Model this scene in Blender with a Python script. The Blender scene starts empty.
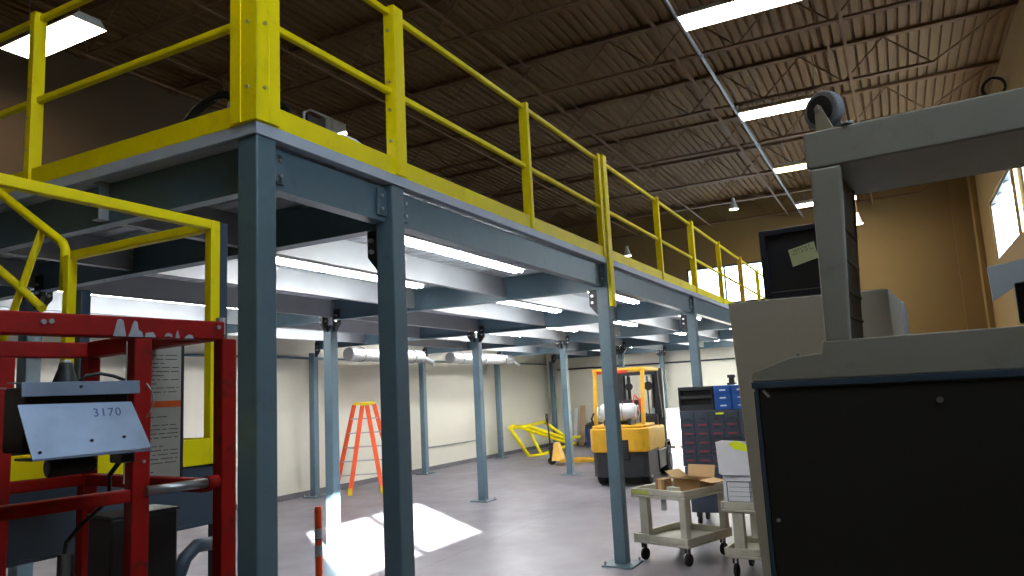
import bpy, math, random
from mathutils import Vector, Matrix
random.seed(7)
SC = bpy.context.scene
COL = SC.collection
R = math.radians

# ------------------------------------------------------------------ camera
F = 740.6; PITCH, ROLL, YAW = 0.14169, -0.05113, 0.47566; EYE = Vector((0, 0, 1.73))
fw = Vector((math.cos(YAW)*math.cos(PITCH), math.sin(YAW)*math.cos(PITCH), math.sin(PITCH)))
r0 = fw.cross(Vector((0, 0, 1))).normalized(); u0 = r0.cross(fw)
rt = math.cos(ROLL)*r0 + math.sin(ROLL)*u0
up = -math.sin(ROLL)*r0 + math.cos(ROLL)*u0
cd = bpy.data.cameras.new('camera'); cd.sensor_width = 36; cd.lens = F*36/1024; cd.clip_start = 0.02; cd.clip_end = 200
cam = bpy.data.objects.new('camera', cd); COL.objects.link(cam)
cam.matrix_world = Matrix(((rt.x, up.x, -fw.x, 0), (rt.y, up.y, -fw.y, 0), (rt.z, up.z, -fw.z, EYE.z), (0, 0, 0, 1)))
SC.camera = cam
SC.view_settings.view_transform = 'Standard'; SC.view_settings.look = 'None'
SC.view_settings.gamma = 1; SC.view_settings.use_curve_mapping = False
SC.view_settings.exposure = 0.25

# ------------------------------------------------------------------ materials
def lin(c):
    c /= 255
    return c/12.92 if c <= 0.04045 else ((c+0.055)/1.055)**2.4
def rgb(r, g, b): return (lin(r), lin(g), lin(b), 1)
MATS = {}
def mat(name, c, rough=.5, metal=0, var=.12, scale=6, emit=0, ecol=None, bump=0, spec=.5, dirt=None, dirt_amt=.4, dirt_scale=9):
    if name in MATS: return MATS[name]
    m = bpy.data.materials.new(name); m.use_nodes = True; nt = m.node_tree; N = nt.nodes; L = nt.links
    b = N['Principled BSDF']; c = rgb(*c)
    tc = N.new('ShaderNodeTexCoord')
    nz = N.new('ShaderNodeTexNoise'); nz.inputs['Scale'].default_value = scale; nz.inputs['Detail'].default_value = 5
    L.new(tc.outputs['Object'], nz.inputs['Vector'])
    rp = N.new('ShaderNodeValToRGB'); rp.color_ramp.elements[0].position = .3; rp.color_ramp.elements[1].position = .7
    rp.color_ramp.elements[0].color = (c[0]*(1-var), c[1]*(1-var), c[2]*(1-var), 1)
    rp.color_ramp.elements[1].color = (min(1, c[0]*(1+var)), min(1, c[1]*(1+var)), min(1, c[2]*(1+var)), 1)
    L.new(nz.outputs['Fac'], rp.inputs['Fac'])
    out = rp.outputs['Color']
    if dirt:
        n2 = N.new('ShaderNodeTexNoise'); n2.inputs['Scale'].default_value = dirt_scale; n2.inputs['Detail'].default_value = 8; n2.inputs['Roughness'].default_value = .7
        L.new(tc.outputs['Object'], n2.inputs['Vector'])
        r2 = N.new('ShaderNodeValToRGB'); r2.color_ramp.elements[0].position = .55; r2.color_ramp.elements[1].position = .68
        r2.color_ramp.elements[0].color = (0, 0, 0, 1); r2.color_ramp.elements[1].color = (dirt_amt,)*3+(1,)
        L.new(n2.outputs['Fac'], r2.inputs['Fac'])
        mx = N.new('ShaderNodeMix'); mx.data_type = 'RGBA'
        L.new(r2.outputs['Color'], mx.inputs['Factor']); L.new(out, mx.inputs['A']); mx.inputs['B'].default_value = rgb(*dirt)
        out = mx.outputs['Result']
    L.new(out, b.inputs['Base Color'])
    b.inputs['Roughness'].default_value = rough; b.inputs['Metallic'].default_value = metal
    b.inputs['Specular IOR Level'].default_value = spec
    if emit:
        b.inputs['Emission Color'].default_value = rgb(*(ecol or (255, 255, 255))); b.inputs['Emission Strength'].default_value = emit
    if bump:
        bp = N.new('ShaderNodeBump'); bp.inputs['Strength'].default_value = bump; bp.inputs['Distance'].default_value = .01
        n3 = N.new('ShaderNodeTexNoise'); n3.inputs['Scale'].default_value = scale*8; L.new(tc.outputs['Object'], n3.inputs['Vector'])
        L.new(n3.outputs['Fac'], bp.inputs['Height']); L.new(bp.outputs['Normal'], b.inputs['Normal'])
    MATS[name] = m; return m

M_blue = mat('blue_grey_paint', (86, 110, 122), .42, 0, .08, 3, dirt=(60, 72, 82), dirt_amt=.3)
M_blued = mat('dark_blue_grey_paint', (58, 74, 90), .45, 0, .08, 3)
M_joist = mat('pale_blue_grey_paint', (146, 152, 156), .4, 0, .06, 3)
M_fascia = mat('grey_edge_plate', (178, 190, 206), .45, 0, .08, 4)
M_deckw = mat('white_deck_sheet', (205, 210, 216), .35, .25, .05, 3)
M_deckt = mat('grey_deck_board', (120, 118, 112), .8, 0, .1, 2)
M_yel = mat('yellow_safety_paint', (246, 228, 4), .5, 0, .06, 3, dirt=(160, 145, 10), dirt_amt=.22, dirt_scale=5, spec=.25)
M_yelo = mat('amber_paint_and_light_tint', (214, 162, 26), .45, 0, .1, 5, dirt=(120, 90, 30), dirt_amt=.4)
M_red = mat('worn_red_paint', (150, 15, 5), .55, 0, .18, 9, spec=.25, dirt=(70, 30, 25), dirt_amt=.6, dirt_scale=22)
M_peel = mat('bare_peeled_metal', (165, 165, 172), .5, .3, .15, 60)
M_shield = mat('galvanized_sheet', (122, 134, 154), .42, .35, .15, 14, dirt=(90, 105, 130), dirt_amt=.35)
M_steel = mat('bare_steel', (165, 168, 170), .35, .8, .1, 20)
M_bolt = mat('zinc_bolt', (200, 200, 205), .3, .8, .05, 30)
M_black = mat('black_plastic', (22, 22, 24), .5, 0, .2, 12)
M_rubber = mat('black_rubber', (16, 16, 17), .8, 0, .2, 12)
M_dark = mat('dark_steel', (42, 44, 48), .5, .2, .15, 8)
M_blackpanel = mat('black_door_panel', (44, 44, 41), .5, 0, .1, 2, spec=.25)
M_bluetrim = mat('blue_trim', (58, 78, 96), .4, .1, .1, 5)
M_mach = mat('warm_grey_machine_paint', (150, 150, 141), .45, 0, .08, 4, dirt=(95, 95, 85), dirt_amt=.3)
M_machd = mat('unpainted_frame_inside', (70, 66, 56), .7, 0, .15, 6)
M_cab = mat('light_grey_cabinet_paint', (196, 198, 190), .5, 0, .03, 2)
M_cabb = mat('pale_blue_cabinet_paint', (172, 184, 194), .45, 0, .05, 3)
M_cart = mat('beige_grey_cart_plastic', (176, 174, 158), .5, 0, .06, 8, dirt=(120, 115, 100), dirt_amt=.3)
M_card = mat('brown_cardboard', (158, 122, 82), .85, 0, .1, 10)
M_cardl = mat('light_cardboard', (205, 172, 125), .85, 0, .06, 10)
M_paper = mat('white_paper', (225, 226, 230), .8, 0, .03, 10)
M_note = mat('pale_green_note', (205, 215, 165), .8, 0, .05, 10)
M_neon = mat('neon_yellow_note', (225, 240, 20), .7, 0, .05, 10)
M_ink = mat('dark_ink', (60, 62, 58), .8, 0, .05, 10)
M_mark = mat('blue_marker_ink', (50, 62, 110), .7, 0, .1, 40)
M_orange = mat('orange_fiberglass', (240, 88, 24), .4, 0, .07, 6)
M_orangep = mat('orange_post_plastic', (244, 82, 20), .4, 0, .05, 6)
M_ladcap = mat('yellow_ladder_cap', (235, 205, 30), .5, 0, .05, 6)
M_refl = mat('silver_reflective_band', (170, 172, 180), .35, .2, .1, 40)
M_foil = mat('silver_duct_foil', (214, 216, 218), .32, .5, .12, 18, bump=.5)
M_tank = mat('white_tank_paint', (205, 207, 205), .35, .1, .08, 8)
M_blue2 = mat('bright_blue_plastic', (24, 82, 158), .4, 0, .06, 6)
M_bin = mat('dark_blue_grey_plastic', (52, 62, 76), .45, 0, .1, 8)
M_binr = mat('red_bin_label', (150, 50, 66), .6, 0, .1, 20)
M_film = mat('white_sheet_wrap', (235, 238, 240), .5, 0, .04, 8, bump=.3)
M_wood = mat('raw_plywood', (176, 150, 112), .8, 0, .1, 7)
M_placard = mat('faded_placard', (172, 168, 156), .7, 0, .08, 12)
M_orstripe = mat('orange_stripe', (205, 88, 20), .7, 0, .08, 12)
M_roofd = mat('tan_roof_deck', (126, 97, 62), .8, 0, .1, 2)
M_joistr = mat('brown_primer_steel', (126, 94, 64), .7, 0, .12, 4)
M_jn = mat('galvanized_conduit', (150, 155, 165), .4, .5, .1, 10)
M_housing = mat('white_lamp_housing', (215, 215, 210), .5, 0, .03, 10)
M_lampw = mat('lit_lamp_diffuser', (255, 252, 244), .5, 0, 0, 3, emit=22, ecol=(255, 246, 228))
M_lampy = mat('lit_lamp_diffuser_warm', (255, 240, 200), .5, 0, 0, 3, emit=10, ecol=(255, 226, 160))
M_tube = mat('lit_fluorescent_tube', (255, 255, 255), .5, 0, 0, 3, emit=48, ecol=(250, 250, 250))
M_flood = mat('lit_worklight_glass', (255, 255, 255), .5, 0, 0, 3, emit=6, ecol=(240, 245, 255))
M_frame = mat('window_frame_metal', (92, 96, 100), .5, .3, .05, 10)
M_screen = mat('dark_screen_glass', (40, 44, 50), .3, 0, .1, 3)

def glass_mat():
    m = bpy.data.materials.new('window_glass'); m.use_nodes = True; nt = m.node_tree; N = nt.nodes
    N.remove(N['Principled BSDF']); o = N['Material Output']
    t = N.new('ShaderNodeBsdfTransparent'); t.inputs['Color'].default_value = (.93, .96, .97, 1)
    g = N.new('ShaderNodeBsdfGlossy'); g.inputs['Roughness'].default_value = .05
    x = N.new('ShaderNodeMixShader'); x.inputs[0].default_value = .07
    nt.links.new(t.outputs[0], x.inputs[1]); nt.links.new(g.outputs[0], x.inputs[2]); nt.links.new(x.outputs[0], o.inputs[0])
    return m
M_glass = glass_mat()

def floor_mat():
    m = bpy.data.materials.new('polished_concrete'); m.use_nodes = True; nt = m.node_tree; N = nt.nodes; L = nt.links
    b = N['Principled BSDF']; tc = N.new('ShaderNodeTexCoord')
    n1 = N.new('ShaderNodeTexNoise'); n1.inputs['Scale'].default_value = .7; n1.inputs['Detail'].default_value = 7; n1.inputs['Roughness'].default_value = .6
    L.new(tc.outputs['Object'], n1.inputs['Vector'])
    r = N.new('ShaderNodeValToRGB'); r.color_ramp.elements[0].position = .3; r.color_ramp.elements[1].position = .72
    r.color_ramp.elements[0].color = rgb(108, 104, 112); r.color_ramp.elements[1].color = rgb(140, 136, 143)
    L.new(n1.outputs['Fac'], r.inputs['Fac'])
    # saw-cut control joints every 3.6 m
    sp = N.new('ShaderNodeSeparateXYZ'); L.new(tc.outputs['Object'], sp.inputs[0]); prev = None
    for ax in ('X', 'Y'):
        a = N.new('ShaderNodeMath'); a.operation = 'PINGPONG'; a.inputs[1].default_value = 2.3; L.new(sp.outputs[ax], a.inputs[0])
        c = N.new('ShaderNodeMath'); c.operation = 'LESS_THAN'; c.inputs[1].default_value = .006; L.new(a.outputs[0], c.inputs[0])
        if prev:
            s = N.new('ShaderNodeMath'); s.operation = 'MAXIMUM'; L.new(prev.outputs[0], s.inputs[0]); L.new(c.outputs[0], s.inputs[1]); prev = s
        else: prev = c
    mx = N.new('ShaderNodeMix'); mx.data_type = 'RGBA'; L.new(prev.outputs[0], mx.inputs['Factor'])
    L.new(r.outputs['Color'], mx.inputs['A']); mx.inputs['B'].default_value = rgb(92, 88, 96)
    L.new(mx.outputs['Result'], b.inputs['Base Color'])
    n2 = N.new('ShaderNodeTexNoise'); n2.inputs['Scale'].default_value = 2.5; n2.inputs['Detail'].default_value = 6; L.new(tc.outputs['Object'], n2.inputs['Vector'])
    mr = N.new('ShaderNodeMapRange'); mr.inputs['To Min'].default_value = .26; mr.inputs['To Max'].default_value = .5
    L.new(n2.outputs['Fac'], mr.inputs['Value']); L.new(mr.outputs[0], b.inputs['Roughness'])
    return m
M_floor = floor_mat()

def wall_mat(name, low, high, zsplit, ysplit=None):
    m = bpy.data.materials.new(name); m.use_nodes = True; nt = m.node_tree; N = nt.nodes; L = nt.links
    b = N['Principled BSDF']; tc = N.new('ShaderNodeTexCoord'); sp = N.new('ShaderNodeSeparateXYZ'); L.new(tc.outputs['Object'], sp.inputs[0])
    g = N.new('ShaderNodeMath'); g.operation = 'GREATER_THAN'; g.inputs[1].default_value = zsplit; L.new(sp.outputs['Z'], g.inputs[0])
    if ysplit is not None:
        l_ = N.new('ShaderNodeMath'); l_.operation = 'LESS_THAN'; l_.inputs[1].default_value = ysplit; L.new(sp.outputs['Y'], l_.inputs[0])
        g2 = N.new('ShaderNodeMath'); g2.operation = 'MAXIMUM'; L.new(g.outputs[0], g2.inputs[0]); L.new(l_.outputs[0], g2.inputs[1]); g = g2
    n = N.new('ShaderNodeTexNoise'); n.inputs['Scale'].default_value = .6; n.inputs['Detail'].default_value = 4; L.new(tc.outputs['Object'], n.inputs['Vector'])
    mx = N.new('ShaderNodeMix'); mx.data_type = 'RGBA'; L.new(g.outputs[0], mx.inputs['Factor'])
    mx.inputs['A'].default_value = rgb(*low); mx.inputs['B'].default_value = rgb(*high)
    hs = N.new('ShaderNodeHueSaturation'); mr = N.new('ShaderNodeMapRange'); mr.inputs['To Min'].default_value = .92; mr.inputs['To Max'].default_value = 1.06
    L.new(n.outputs['Fac'], mr.inputs['Value']); L.new(mr.outputs[0], hs.inputs['Value']); L.new(mx.outputs['Result'], hs.inputs['Color'])
    L.new(hs.outputs['Color'], b.inputs['Base Color']); b.inputs['Roughness'].default_value = .75
    return m
M_wall = wall_mat('cream_and_tan_wall_paint', (214, 211, 196), (150, 122, 74), 3.02, 2.45)
M_wallb = wall_mat('cream_and_brown_wall_paint', (214, 211, 196), (92, 70, 44), 3.02)

# ------------------------------------------------------------------ mesh builder
class MB:
    def __init__(s): s.v = []; s.f = []
    def add(s, vs, fs):
        n = len(s.v); s.v += [tuple(v) for v in vs]; s.f += [tuple(n+i for i in f) for f in fs]; return s
    def box(s, a, b):
        x0, x1 = sorted((a[0], b[0])); y0, y1 = sorted((a[1], b[1])); z0, z1 = sorted((a[2], b[2]))
        return s.add([(x0,y0,z0),(x1,y0,z0),(x1,y1,z0),(x0,y1,z0),(x0,y0,z1),(x1,y0,z1),(x1,y1,z1),(x0,y1,z1)],
                     [(0,3,2,1),(4,5,6,7),(0,1,5,4),(1,2,6,5),(2,3,7,6),(3,0,4,7)])
    def bar(s, p, q, w, h, upv=(0, 0, 1)):
        p = Vector(p); q = Vector(q); d = (q-p).normalized(); u = Vector(upv)
        if abs(d.dot(u)) > .98: u = Vector((1, 0, 0))
        r = d.cross(u).normalized()*w/2; t = r.cross(d).normalized()*h/2
        vs = [p-r-t, p+r-t, p+r+t, p-r+t, q-r-t, q+r-t, q+r+t, q-r+t]
        return s.add(vs, [(0,1,2,3),(7,6,5,4),(0,4,5,1),(1,5,6,2),(2,6,7,3),(3,7,4,0)])
    def tube(s, pts, r, n=10, caps=True):
        pts = [Vector(p) for p in pts]; m = len(pts); base = len(s.v); last = None
        for i, p in enumerate(pts):
            d = (pts[min(i+1, m-1)]-pts[max(i-1, 0)]).normalized()
            if last is None:
                a = Vector((0, 0, 1)) if abs(d.z) < .9 else Vector((1, 0, 0)); x = d.cross(a).normalized()
            else: x = (last-d*last.dot(d)).normalized()
            last = x; y = d.cross(x); rr = r[i] if isinstance(r, (list, tuple)) else r
            for k in range(n):
                t = 2*math.pi*k/n; s.v.append(tuple(p+(x*math.cos(t)+y*math.sin(t))*rr))
        for i in range(m-1):
            for k in range(n):
                a = base+i*n+k; b = base+i*n+(k+1) % n; s.f.append((a, b, b+n, a+n))
        if caps:
            s.f.append(tuple(base+k for k in range(n))[::-1]); s.f.append(tuple(base+(m-1)*n+k for k in range(n)))
        return s
    def prism(s, poly, axis, a, b):
        # poly: 2-D points on the plane across `axis`; extruded from a to b
        def P(t, uv):
            return {'x': (t, uv[0], uv[1]), 'y': (uv[0], t, uv[1]), 'z': (uv[0], uv[1], t)}[axis]
        n = len(poly)
        return s.add([P(a, p) for p in poly]+[P(b, p) for p in poly],
                     [tuple(range(n)), tuple(range(2*n-1, n-1, -1))]+[(i, i+n, (i+1) % n+n, (i+1) % n) for i in range(n)])
    def torus(s, c, R_, r, nrm, n=24, k=8, a0=0, a1=360):
        nrm = Vector(nrm).normalized(); a = Vector((0, 0, 1)) if abs(nrm.z) < .9 else Vector((1, 0, 0))
        x = nrm.cross(a).normalized(); y = nrm.cross(x)
        pts = [Vector(c)+(x*math.cos(R(a0+(a1-a0)*i/n))+y*math.sin(R(a0+(a1-a0)*i/n)))*R_ for i in range(n+1)]
        return s.tube(pts, r, k, caps=(a1-a0) < 360)
    def disc(s, c, r, h, axis, n=20):
        c = Vector(c); d = {'x': Vector((1,0,0)), 'y': Vector((0,1,0)), 'z': Vector((0,0,1))}[axis]*h/2
        return s.tube([c-d, c+d], r, n)
    def build(s, name, m, parent=None, bevel=0, smooth=False, local=False, seg=2):
        me = bpy.data.meshes.new(name); vs = [Vector(v) for v in s.v]
        if parent is not None and not local:
            r = ROOT[parent.name]; inv = BASE[r].inverted(); vs = [inv @ v for v in vs]
        me.from_pydata([tuple(v) for v in vs], [], s.f); me.update()
        import bmesh
        bm = bmesh.new(); bm.from_mesh(me); bmesh.ops.recalc_face_normals(bm, faces=bm.faces); bm.to_mesh(me); bm.free()
        me.materials.append(m)
        o = bpy.data.objects.new(name, me); COL.objects.link(o)
        if parent is not None: o.parent = parent; ROOT[o.name] = ROOT[parent.name]
        else: ROOT[o.name] = o.name; BASE[o.name] = Matrix()
        if smooth:
            for p in me.polygons: p.use_smooth = len(p.vertices) <= 4
        if bevel:
            b = o.modifiers.new('bevel', 'BEVEL'); b.width = bevel; b.segments = seg; b.limit_method = 'ANGLE'; b.angle_limit = R(40)
        return o
ROOT = {}; BASE = {}
def thing(name, label, cat, loc=(0, 0, 0), rz=0, group=None):
    o = bpy.data.objects.new(name, None); COL.objects.link(o); o.empty_display_size = .1
    o.location = loc; o.rotation_euler = (0, 0, R(rz)); o['label'] = label; o['category'] = cat
    if group: o['group'] = group
    ROOT[o.name] = o.name; BASE[o.name] = Matrix.Translation(loc) @ Matrix.Rotation(R(rz), 4, 'Z')
    return o
def tag(o, label, cat, group=None, kind=None):
    o['label'] = label; o['category'] = cat
    if group: o['group'] = group
    if kind: o['kind'] = kind
    return o
def struct(name, mb, m, parent=None, **k):
    o = mb.build(name, m, parent, **k)
    if parent is None: o['kind'] = 'structure'
    return o
def label_struct(o, label): o['label'] = label; return o
def dup(o, parent=None):
    c = o.copy(); COL.objects.link(c)
    if parent is not None: c.parent = parent
    for ch in list(o.children): dup(ch, c)
    return c
ORD = ['first', 'second', 'third', 'fourth', 'fifth', 'sixth', 'seventh', 'eighth', 'ninth', 'tenth', 'eleventh']

# ------------------------------------------------------------------ room shell
XF, YR, YL, XB, ZC = 22.2, -2.1, 10.3, -5.5, 7.03
struct('floor', MB().box((XB-.3, YR-.3, -.2), (XF+.3, YL+.3, 0)), M_floor)

def wall_holes(axis, pos, thick, a0, a1, z0, z1, holes):
    """wall on the plane axis=pos, spanning a0..a1, with rectangular holes (h0,h1,b,t)"""
    m = MB(); cuts = sorted({a0, a1, *[h[0] for h in holes], *[h[1] for h in holes]})
    def put(u0, u1, zz0, zz1):
        if axis == 'y': m.box((u0, pos, zz0), (u1, pos+thick, zz1))
        else: m.box((pos, u0, zz0), (pos+thick, u1, zz1))
    for u0, u1 in zip(cuts, cuts[1:]):
        hs = [h for h in holes if h[0] <= u0 and h[1] >= u1]
        if hs: put(u0, u1, z0, hs[0][2]); put(u0, u1, hs[0][3], z1)
        else: put(u0, u1, z0, z1)
    return m
W_NEAR = (-0.45, 2.42, 3.93, 5.42); W_MID = (12.2, 15.2, 4.03, 5.36); W_RIGHT = (15.6, 19.0, 4.03, 5.36); W_FAR = (2.1, 5.47, 4.03, 5.2)
struct('wall_right', wall_holes('y', YR, -.25, XB, XF, 0, ZC+.3, [W_NEAR, W_MID, W_RIGHT]), M_wall)
struct('wall_far', wall_holes('x', XF, .25, YR-.25, YL+.25, 0, ZC+.3, [W_FAR]), M_wall)
struct('wall_left', MB().box((XB, YL, 0), (XF, YL+.25, ZC+.3)), M_wallb)
struct('wall_back', wall_holes('x', XB, -.25, YR-.25, YL+.25, 0, ZC+.3, []), M_wall)

def window(n, axis, pos, hole, nm):
    h0, h1, b, t = hole; fr = MB(); w = .06; d0, d1 = pos-.05, pos+.05
    def put(mb, u0, u1, z0, z1, e0, e1):
        if axis == 'y': mb.box((u0, e0, z0), (u1, e1, z1))
        else: mb.box((e0, u0, z0), (e1, u1, z1))
    put(fr, h0, h1, b, b+w, d0, d1); put(fr, h0, h1, t-w, t, d0, d1)
    put(fr, h0, h0+w, b+w, t-w, d0, d1); put(fr, h1-w, h1, b+w, t-w, d0, d1)
    for k in range(1, nm):
        c = h0+(h1-h0)*k/nm; put(fr, c-.025, c+.025, b+w, t-w, d0, d1)
    o = struct('window_%d' % n, fr, M_frame)
    p = MB(); put(p, h0+w, h1-w, b+w, t-w, pos-.004, pos+.004); p.build('pane', M_glass, o, local=True)
window(1, 'y', YR-.08, W_RIGHT, 3)
window(2, 'x', XF+.08, W_FAR, 3)
window(3, 'y', YR-.17, W_NEAR, 2)
window(4, 'y', YR-.17, W_MID, 3)

# corrugated roof deck, flutes running along X
m = MB(); prof = []; y = YR-.2; z = ZC
while y < YL+.2:
    prof += [(y, z), (y+.085, z), (y+.1, z+.045), (y+.14, z+.045)]; y += .1525
n = len(prof)
m.v += [(XB-.2, a, b) for a, b in prof]+[(XF+.2, a, b) for a, b in prof]
m.f += [(i, i+1, n+i+1, n+i) for i in range(n-1)]
m.box((XB-.2, YR-.2, ZC+.1), (XF+.2, YL+.2, ZC+.2))
struct('ceiling', m, M_roofd)

# baseboard, pilasters, wall conduit
struct('baseboard_left', MB().box((XB, YL-.012, 0), (XF, YL, .1)), mat('grey_rubber_base', (96, 94, 98), .6), bevel=.003)
struct('baseboard_far', MB().box((XF-.012, YR, 0), (XF, YL-.012, .1)), MATS['grey_rubber_base'], bevel=.003)
struct('trim_1', MB().box((21.0, YR, 0), (21.5, YR+.12, ZC)), M_wall, bevel=.01)
struct('trim_2', MB().box((XF-.14, YR+.0, 0), (XF, YR+.5, ZC)), M_wall, bevel=.01)
struct('trim_4', MB().box((XF-.03, 2.5, 3.0), (XF, YL, 3.06)), mat('tan_ledger', (150, 130, 98), .6))

# roof joists along Y
NJ = 11
for j in range(NJ):
    X = 21.75-2.3*j
    o = thing('roof_joist', 'brown open-web steel joist under the corrugated roof, %s from the far wall' % ORD[j], 'roof joist', (X, 4.1, 6.38), 0, 'open-web roof joists')
    y0, y1 = YR+.02, YL-.02
    m = MB()
    m.box((X-.055, y0, 6.975), (X-.008, y1, 6.981)).box((X+.008, y0, 6.975), (X+.055, y1, 6.981)).box((X-.055, y0, 6.981), (X-.049, y1, 7.028)).box((X+.049, y0, 6.981), (X+.055, y1, 7.028)).box((X-.055, y0, 7.015), (X+.055, y1, 7.028))
    m.build('top_chord', M_joistr, o)
    e = 1.15
    m = MB().box((X-.05, y0+e, 6.38), (X-.006, y1-e, 6.388)).box((X+.006, y0+e, 6.38), (X+.05, y1-e, 6.388)).box((X-.014, y0+e, 6.388), (X-.006, y1-e, 6.43)).box((X+.006, y0+e, 6.388), (X+.014, y1-e, 6.43))
    m.build('bottom_chord', M_joistr, o)
    m = MB(); a = y0+e; k = 0; step = .62
    m.tube([(X, y0+.15, 6.98), (X, a, 6.4)], .016, 6); m.tube([(X, y1-.15, 6.98), (X, y1-e, 6.4)], .016, 6)
    while a < y1-e-.01:
        b = min(a+step, y1-e)
        m.tube([(X, a, 6.4 if k % 2 == 0 else 6.98), (X, b, 6.98 if k % 2 == 0 else 6.4)], .013, 6); a = b; k += 1
    m.build('web', M_joistr, o)
# bridging rods and sprinkler main along X
for k, Y in enumerate((0.2, 2.37, 4.55, 6.75, 8.95)):
    o = thing('roof_bridging', 'long brown bridging angle running under the roof joists, %s from the tan window wall' % ORD[k], 'bridging', (8, Y, 6.35), 0, 'roof bridging rows')
    MB().box((XB+.1, Y-.02, 6.352), (XF-.02, Y+.02, 6.358)).box((XB+.1, Y-.02, 6.358), (XF-.02, Y-.015, 6.378)).build('lower_angle', M_joistr, o)
    MB().box((XB+.1, Y+.25, 6.93), (XF-.02, Y+.285, 6.937)).box((XB+.1, Y+.28, 6.937), (XF-.02, Y+.285, 6.974)).build('upper_angle', M_joistr, o)
o = thing('roof_conduit', 'silver conduit run with couplings hanging under the roof joists beside the high lights', 'pipe', (8, 2.0, 6.25))
MB().tube([(XB+.1, 2.0, 6.27), (XF-.1, 2.0, 6.27)], .026, 8).build('pipe', M_jn, o, smooth=True)
for X in [21.75-2.3*j for j in range(NJ)]:
    MB().tube([(X-.3, 2.0, 6.27), (X-.22, 2.0, 6.27)], .036, 8).build('coupling', M_jn, o)
    MB().box((X-.02, 1.985, 6.29), (X+.02, 2.015, 6.38)).build('clamp', M_jn, o)
# high-bay fixtures
def highbay(X, Y, label, warm=False):
    o = thing('high_bay_light', label, 'ceiling light', (X, Y, 6.2), 0, 'high bay roof lights')
    hx, hy = .21, .71
    m = MB()
    m.add([(X-hx, Y-hy, 6.2), (X+hx, Y-hy, 6.2), (X+hx, Y+hy, 6.2), (X-hx, Y+hy, 6.2), (X-hx*.6, Y-hy, 6.3), (X+hx*.6, Y-hy, 6.3), (X+hx*.6, Y+hy, 6.3), (X-hx*.6, Y+hy, 6.3)],
          [(4,5,6,7),(0,1,5,4),(1,2,6,5),(2,3,7,6),(3,0,4,7)])
    m.build('housing', M_housing, o)
    MB().box((X-hx+.012, Y-hy+.012, 6.196), (X+hx-.012, Y+hy-.012, 6.204)).build('diffuser', M_lampy if warm else M_lampw, o)
    m = MB()
    for s in (-.5, .5): m.tube([(X, Y+s, 6.3), (X, Y+s, 7.03)], .005, 5)
    m.build('hanger_wire', M_jn, o)
    return o
highbay(8.82, 1.25, 'long lit roof light at the top edge of the view, largest of the right-hand run')
highbay(12.65, 1.25, 'lit roof light just behind the caster wheel on the grey machine frame')
highbay(16.48, 1.25, 'warm lit roof light between the caster wheel light and the far one', True)
highbay(20.3, 1.25, 'farthest lit roof light of the run beside the grey machine upright')
highbay(.95, 1.25, 'lit roof light of the right-hand run overhead, out of the top of the view')
highbay(4.95, 8.56, 'large lit roof light behind the yellow railing at upper left')

def roundbay(X, Y, Z, label):
    o = thing('round_high_bay_light', label, 'ceiling light', (X, Y, Z), 0, 'round bay lights')
    MB().tube([(X, Y, Z+.3), (X, Y, Z+.22), (X, Y, Z+.04), (X, Y, Z)], [.04, .05, .11, .12], 18, caps=False).build('reflector', M_housing, o, smooth=True)
    MB().disc((X, Y, Z+.02), .11, .02, 'z').build('lamp_lens', M_lampw, o)
    MB().tube([(X, Y, Z+.3), (X, Y, 7.04)], .008, 6).build('stem', M_joistr, o)
roundbay(19.3, 3.38, 6.15, 'small round bay light near the roof above the far end of the mezzanine railing')
roundbay(20.6, 6.75, 5.55, 'round bay light just above the toe board beside the doubled yellow post')
roundbay(20.6, .57, 5.57, 'small round bay light seen through the grey machine frame')

# ------------------------------------------------------------------ mezzanine
X0, Y0 = 2.47, 2.6
CW = .127
GX = [3.53+3.67*k for k in range(6)]       # column lines
GY = [2.6, 6.3, 10.0-.0]
def column(x, y, ztop, label, face_bracket=True):
    o = thing('mezzanine_column', label, 'column', (x+CW/2, y+CW/2, 0), 0, 'mezzanine columns')
    MB().box((x, y, .016), (x+CW, y+CW, ztop)).build('post', M_blue, o, bevel=.008)
    MB().box((x-.1, y-.1, 0), (x+CW+.1, y+CW+.1, .016)).build('base_plate', M_blue, o, bevel=.003)
    m = MB()
    for sx in (-.07, CW+.07):
        for sy in (-.07, CW+.07): m.tube([(x+sx, y+sy, .016), (x+sx, y+sy, .05)], .011, 6)
    m.build('anchor_bolt', M_bolt, o)
    return o
def bracket(o, x, y, z0, z1, sides):
    """dark clip angles that bolt the girders to the column head"""
    for sx, sy in sides:
        m = MB()
        cx, cy = x+CW/2, y+CW/2
        if sx:
            a = x+CW if sx > 0 else x
            m.prism([(a, z0), (a+sx*.02, z0), (a+sx*.1, z0+.1), (a+sx*.1, z1), (a, z1)], 'y', cy-.02, cy+.02)
        else:
            a = y+CW if sy > 0 else y
            m.prism([(a, z0), (a+sy*.02, z0), (a+sy*.1, z0+.1), (a+sy*.1, z1), (a, z1)], 'x', cx-.02, cx+.02)
        m.build('clip_bracket', M_dark, o, bevel=.003)
    m = MB()
    for z in (z0+.13, z0+.2):
        for sx, sy in sides:
            if sx:
                a = x+CW/2+sx*(CW/2+.06); m.tube([(a, y+CW/2-.04, z), (a, y+CW/2+.04, z)], .014, 6)
            else:
                a = y+CW/2+sy*(CW/2+.06); m.tube([(x+CW/2-.045, a, z), (x+CW/2+.045, a, z)], .014, 6)
    m.build('bracket_bolt', M_bolt, o)
cl = {}
o = column(X0, Y0, 3.02, 'blue-grey square column at the outer corner of the mezzanine'); cl['corner'] = o
m = MB()
for z in (2.83, 2.96):
    for a in (X0+CW+.03, X0+CW+.06): m.tube([(a, Y0+.05, z), (a, Y0+.035, z)], .012, 6)
    m.tube([(X0+.06, Y0+CW+.03, z), (X0+.045, Y0+CW+.03, z)], .012, 6)
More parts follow.
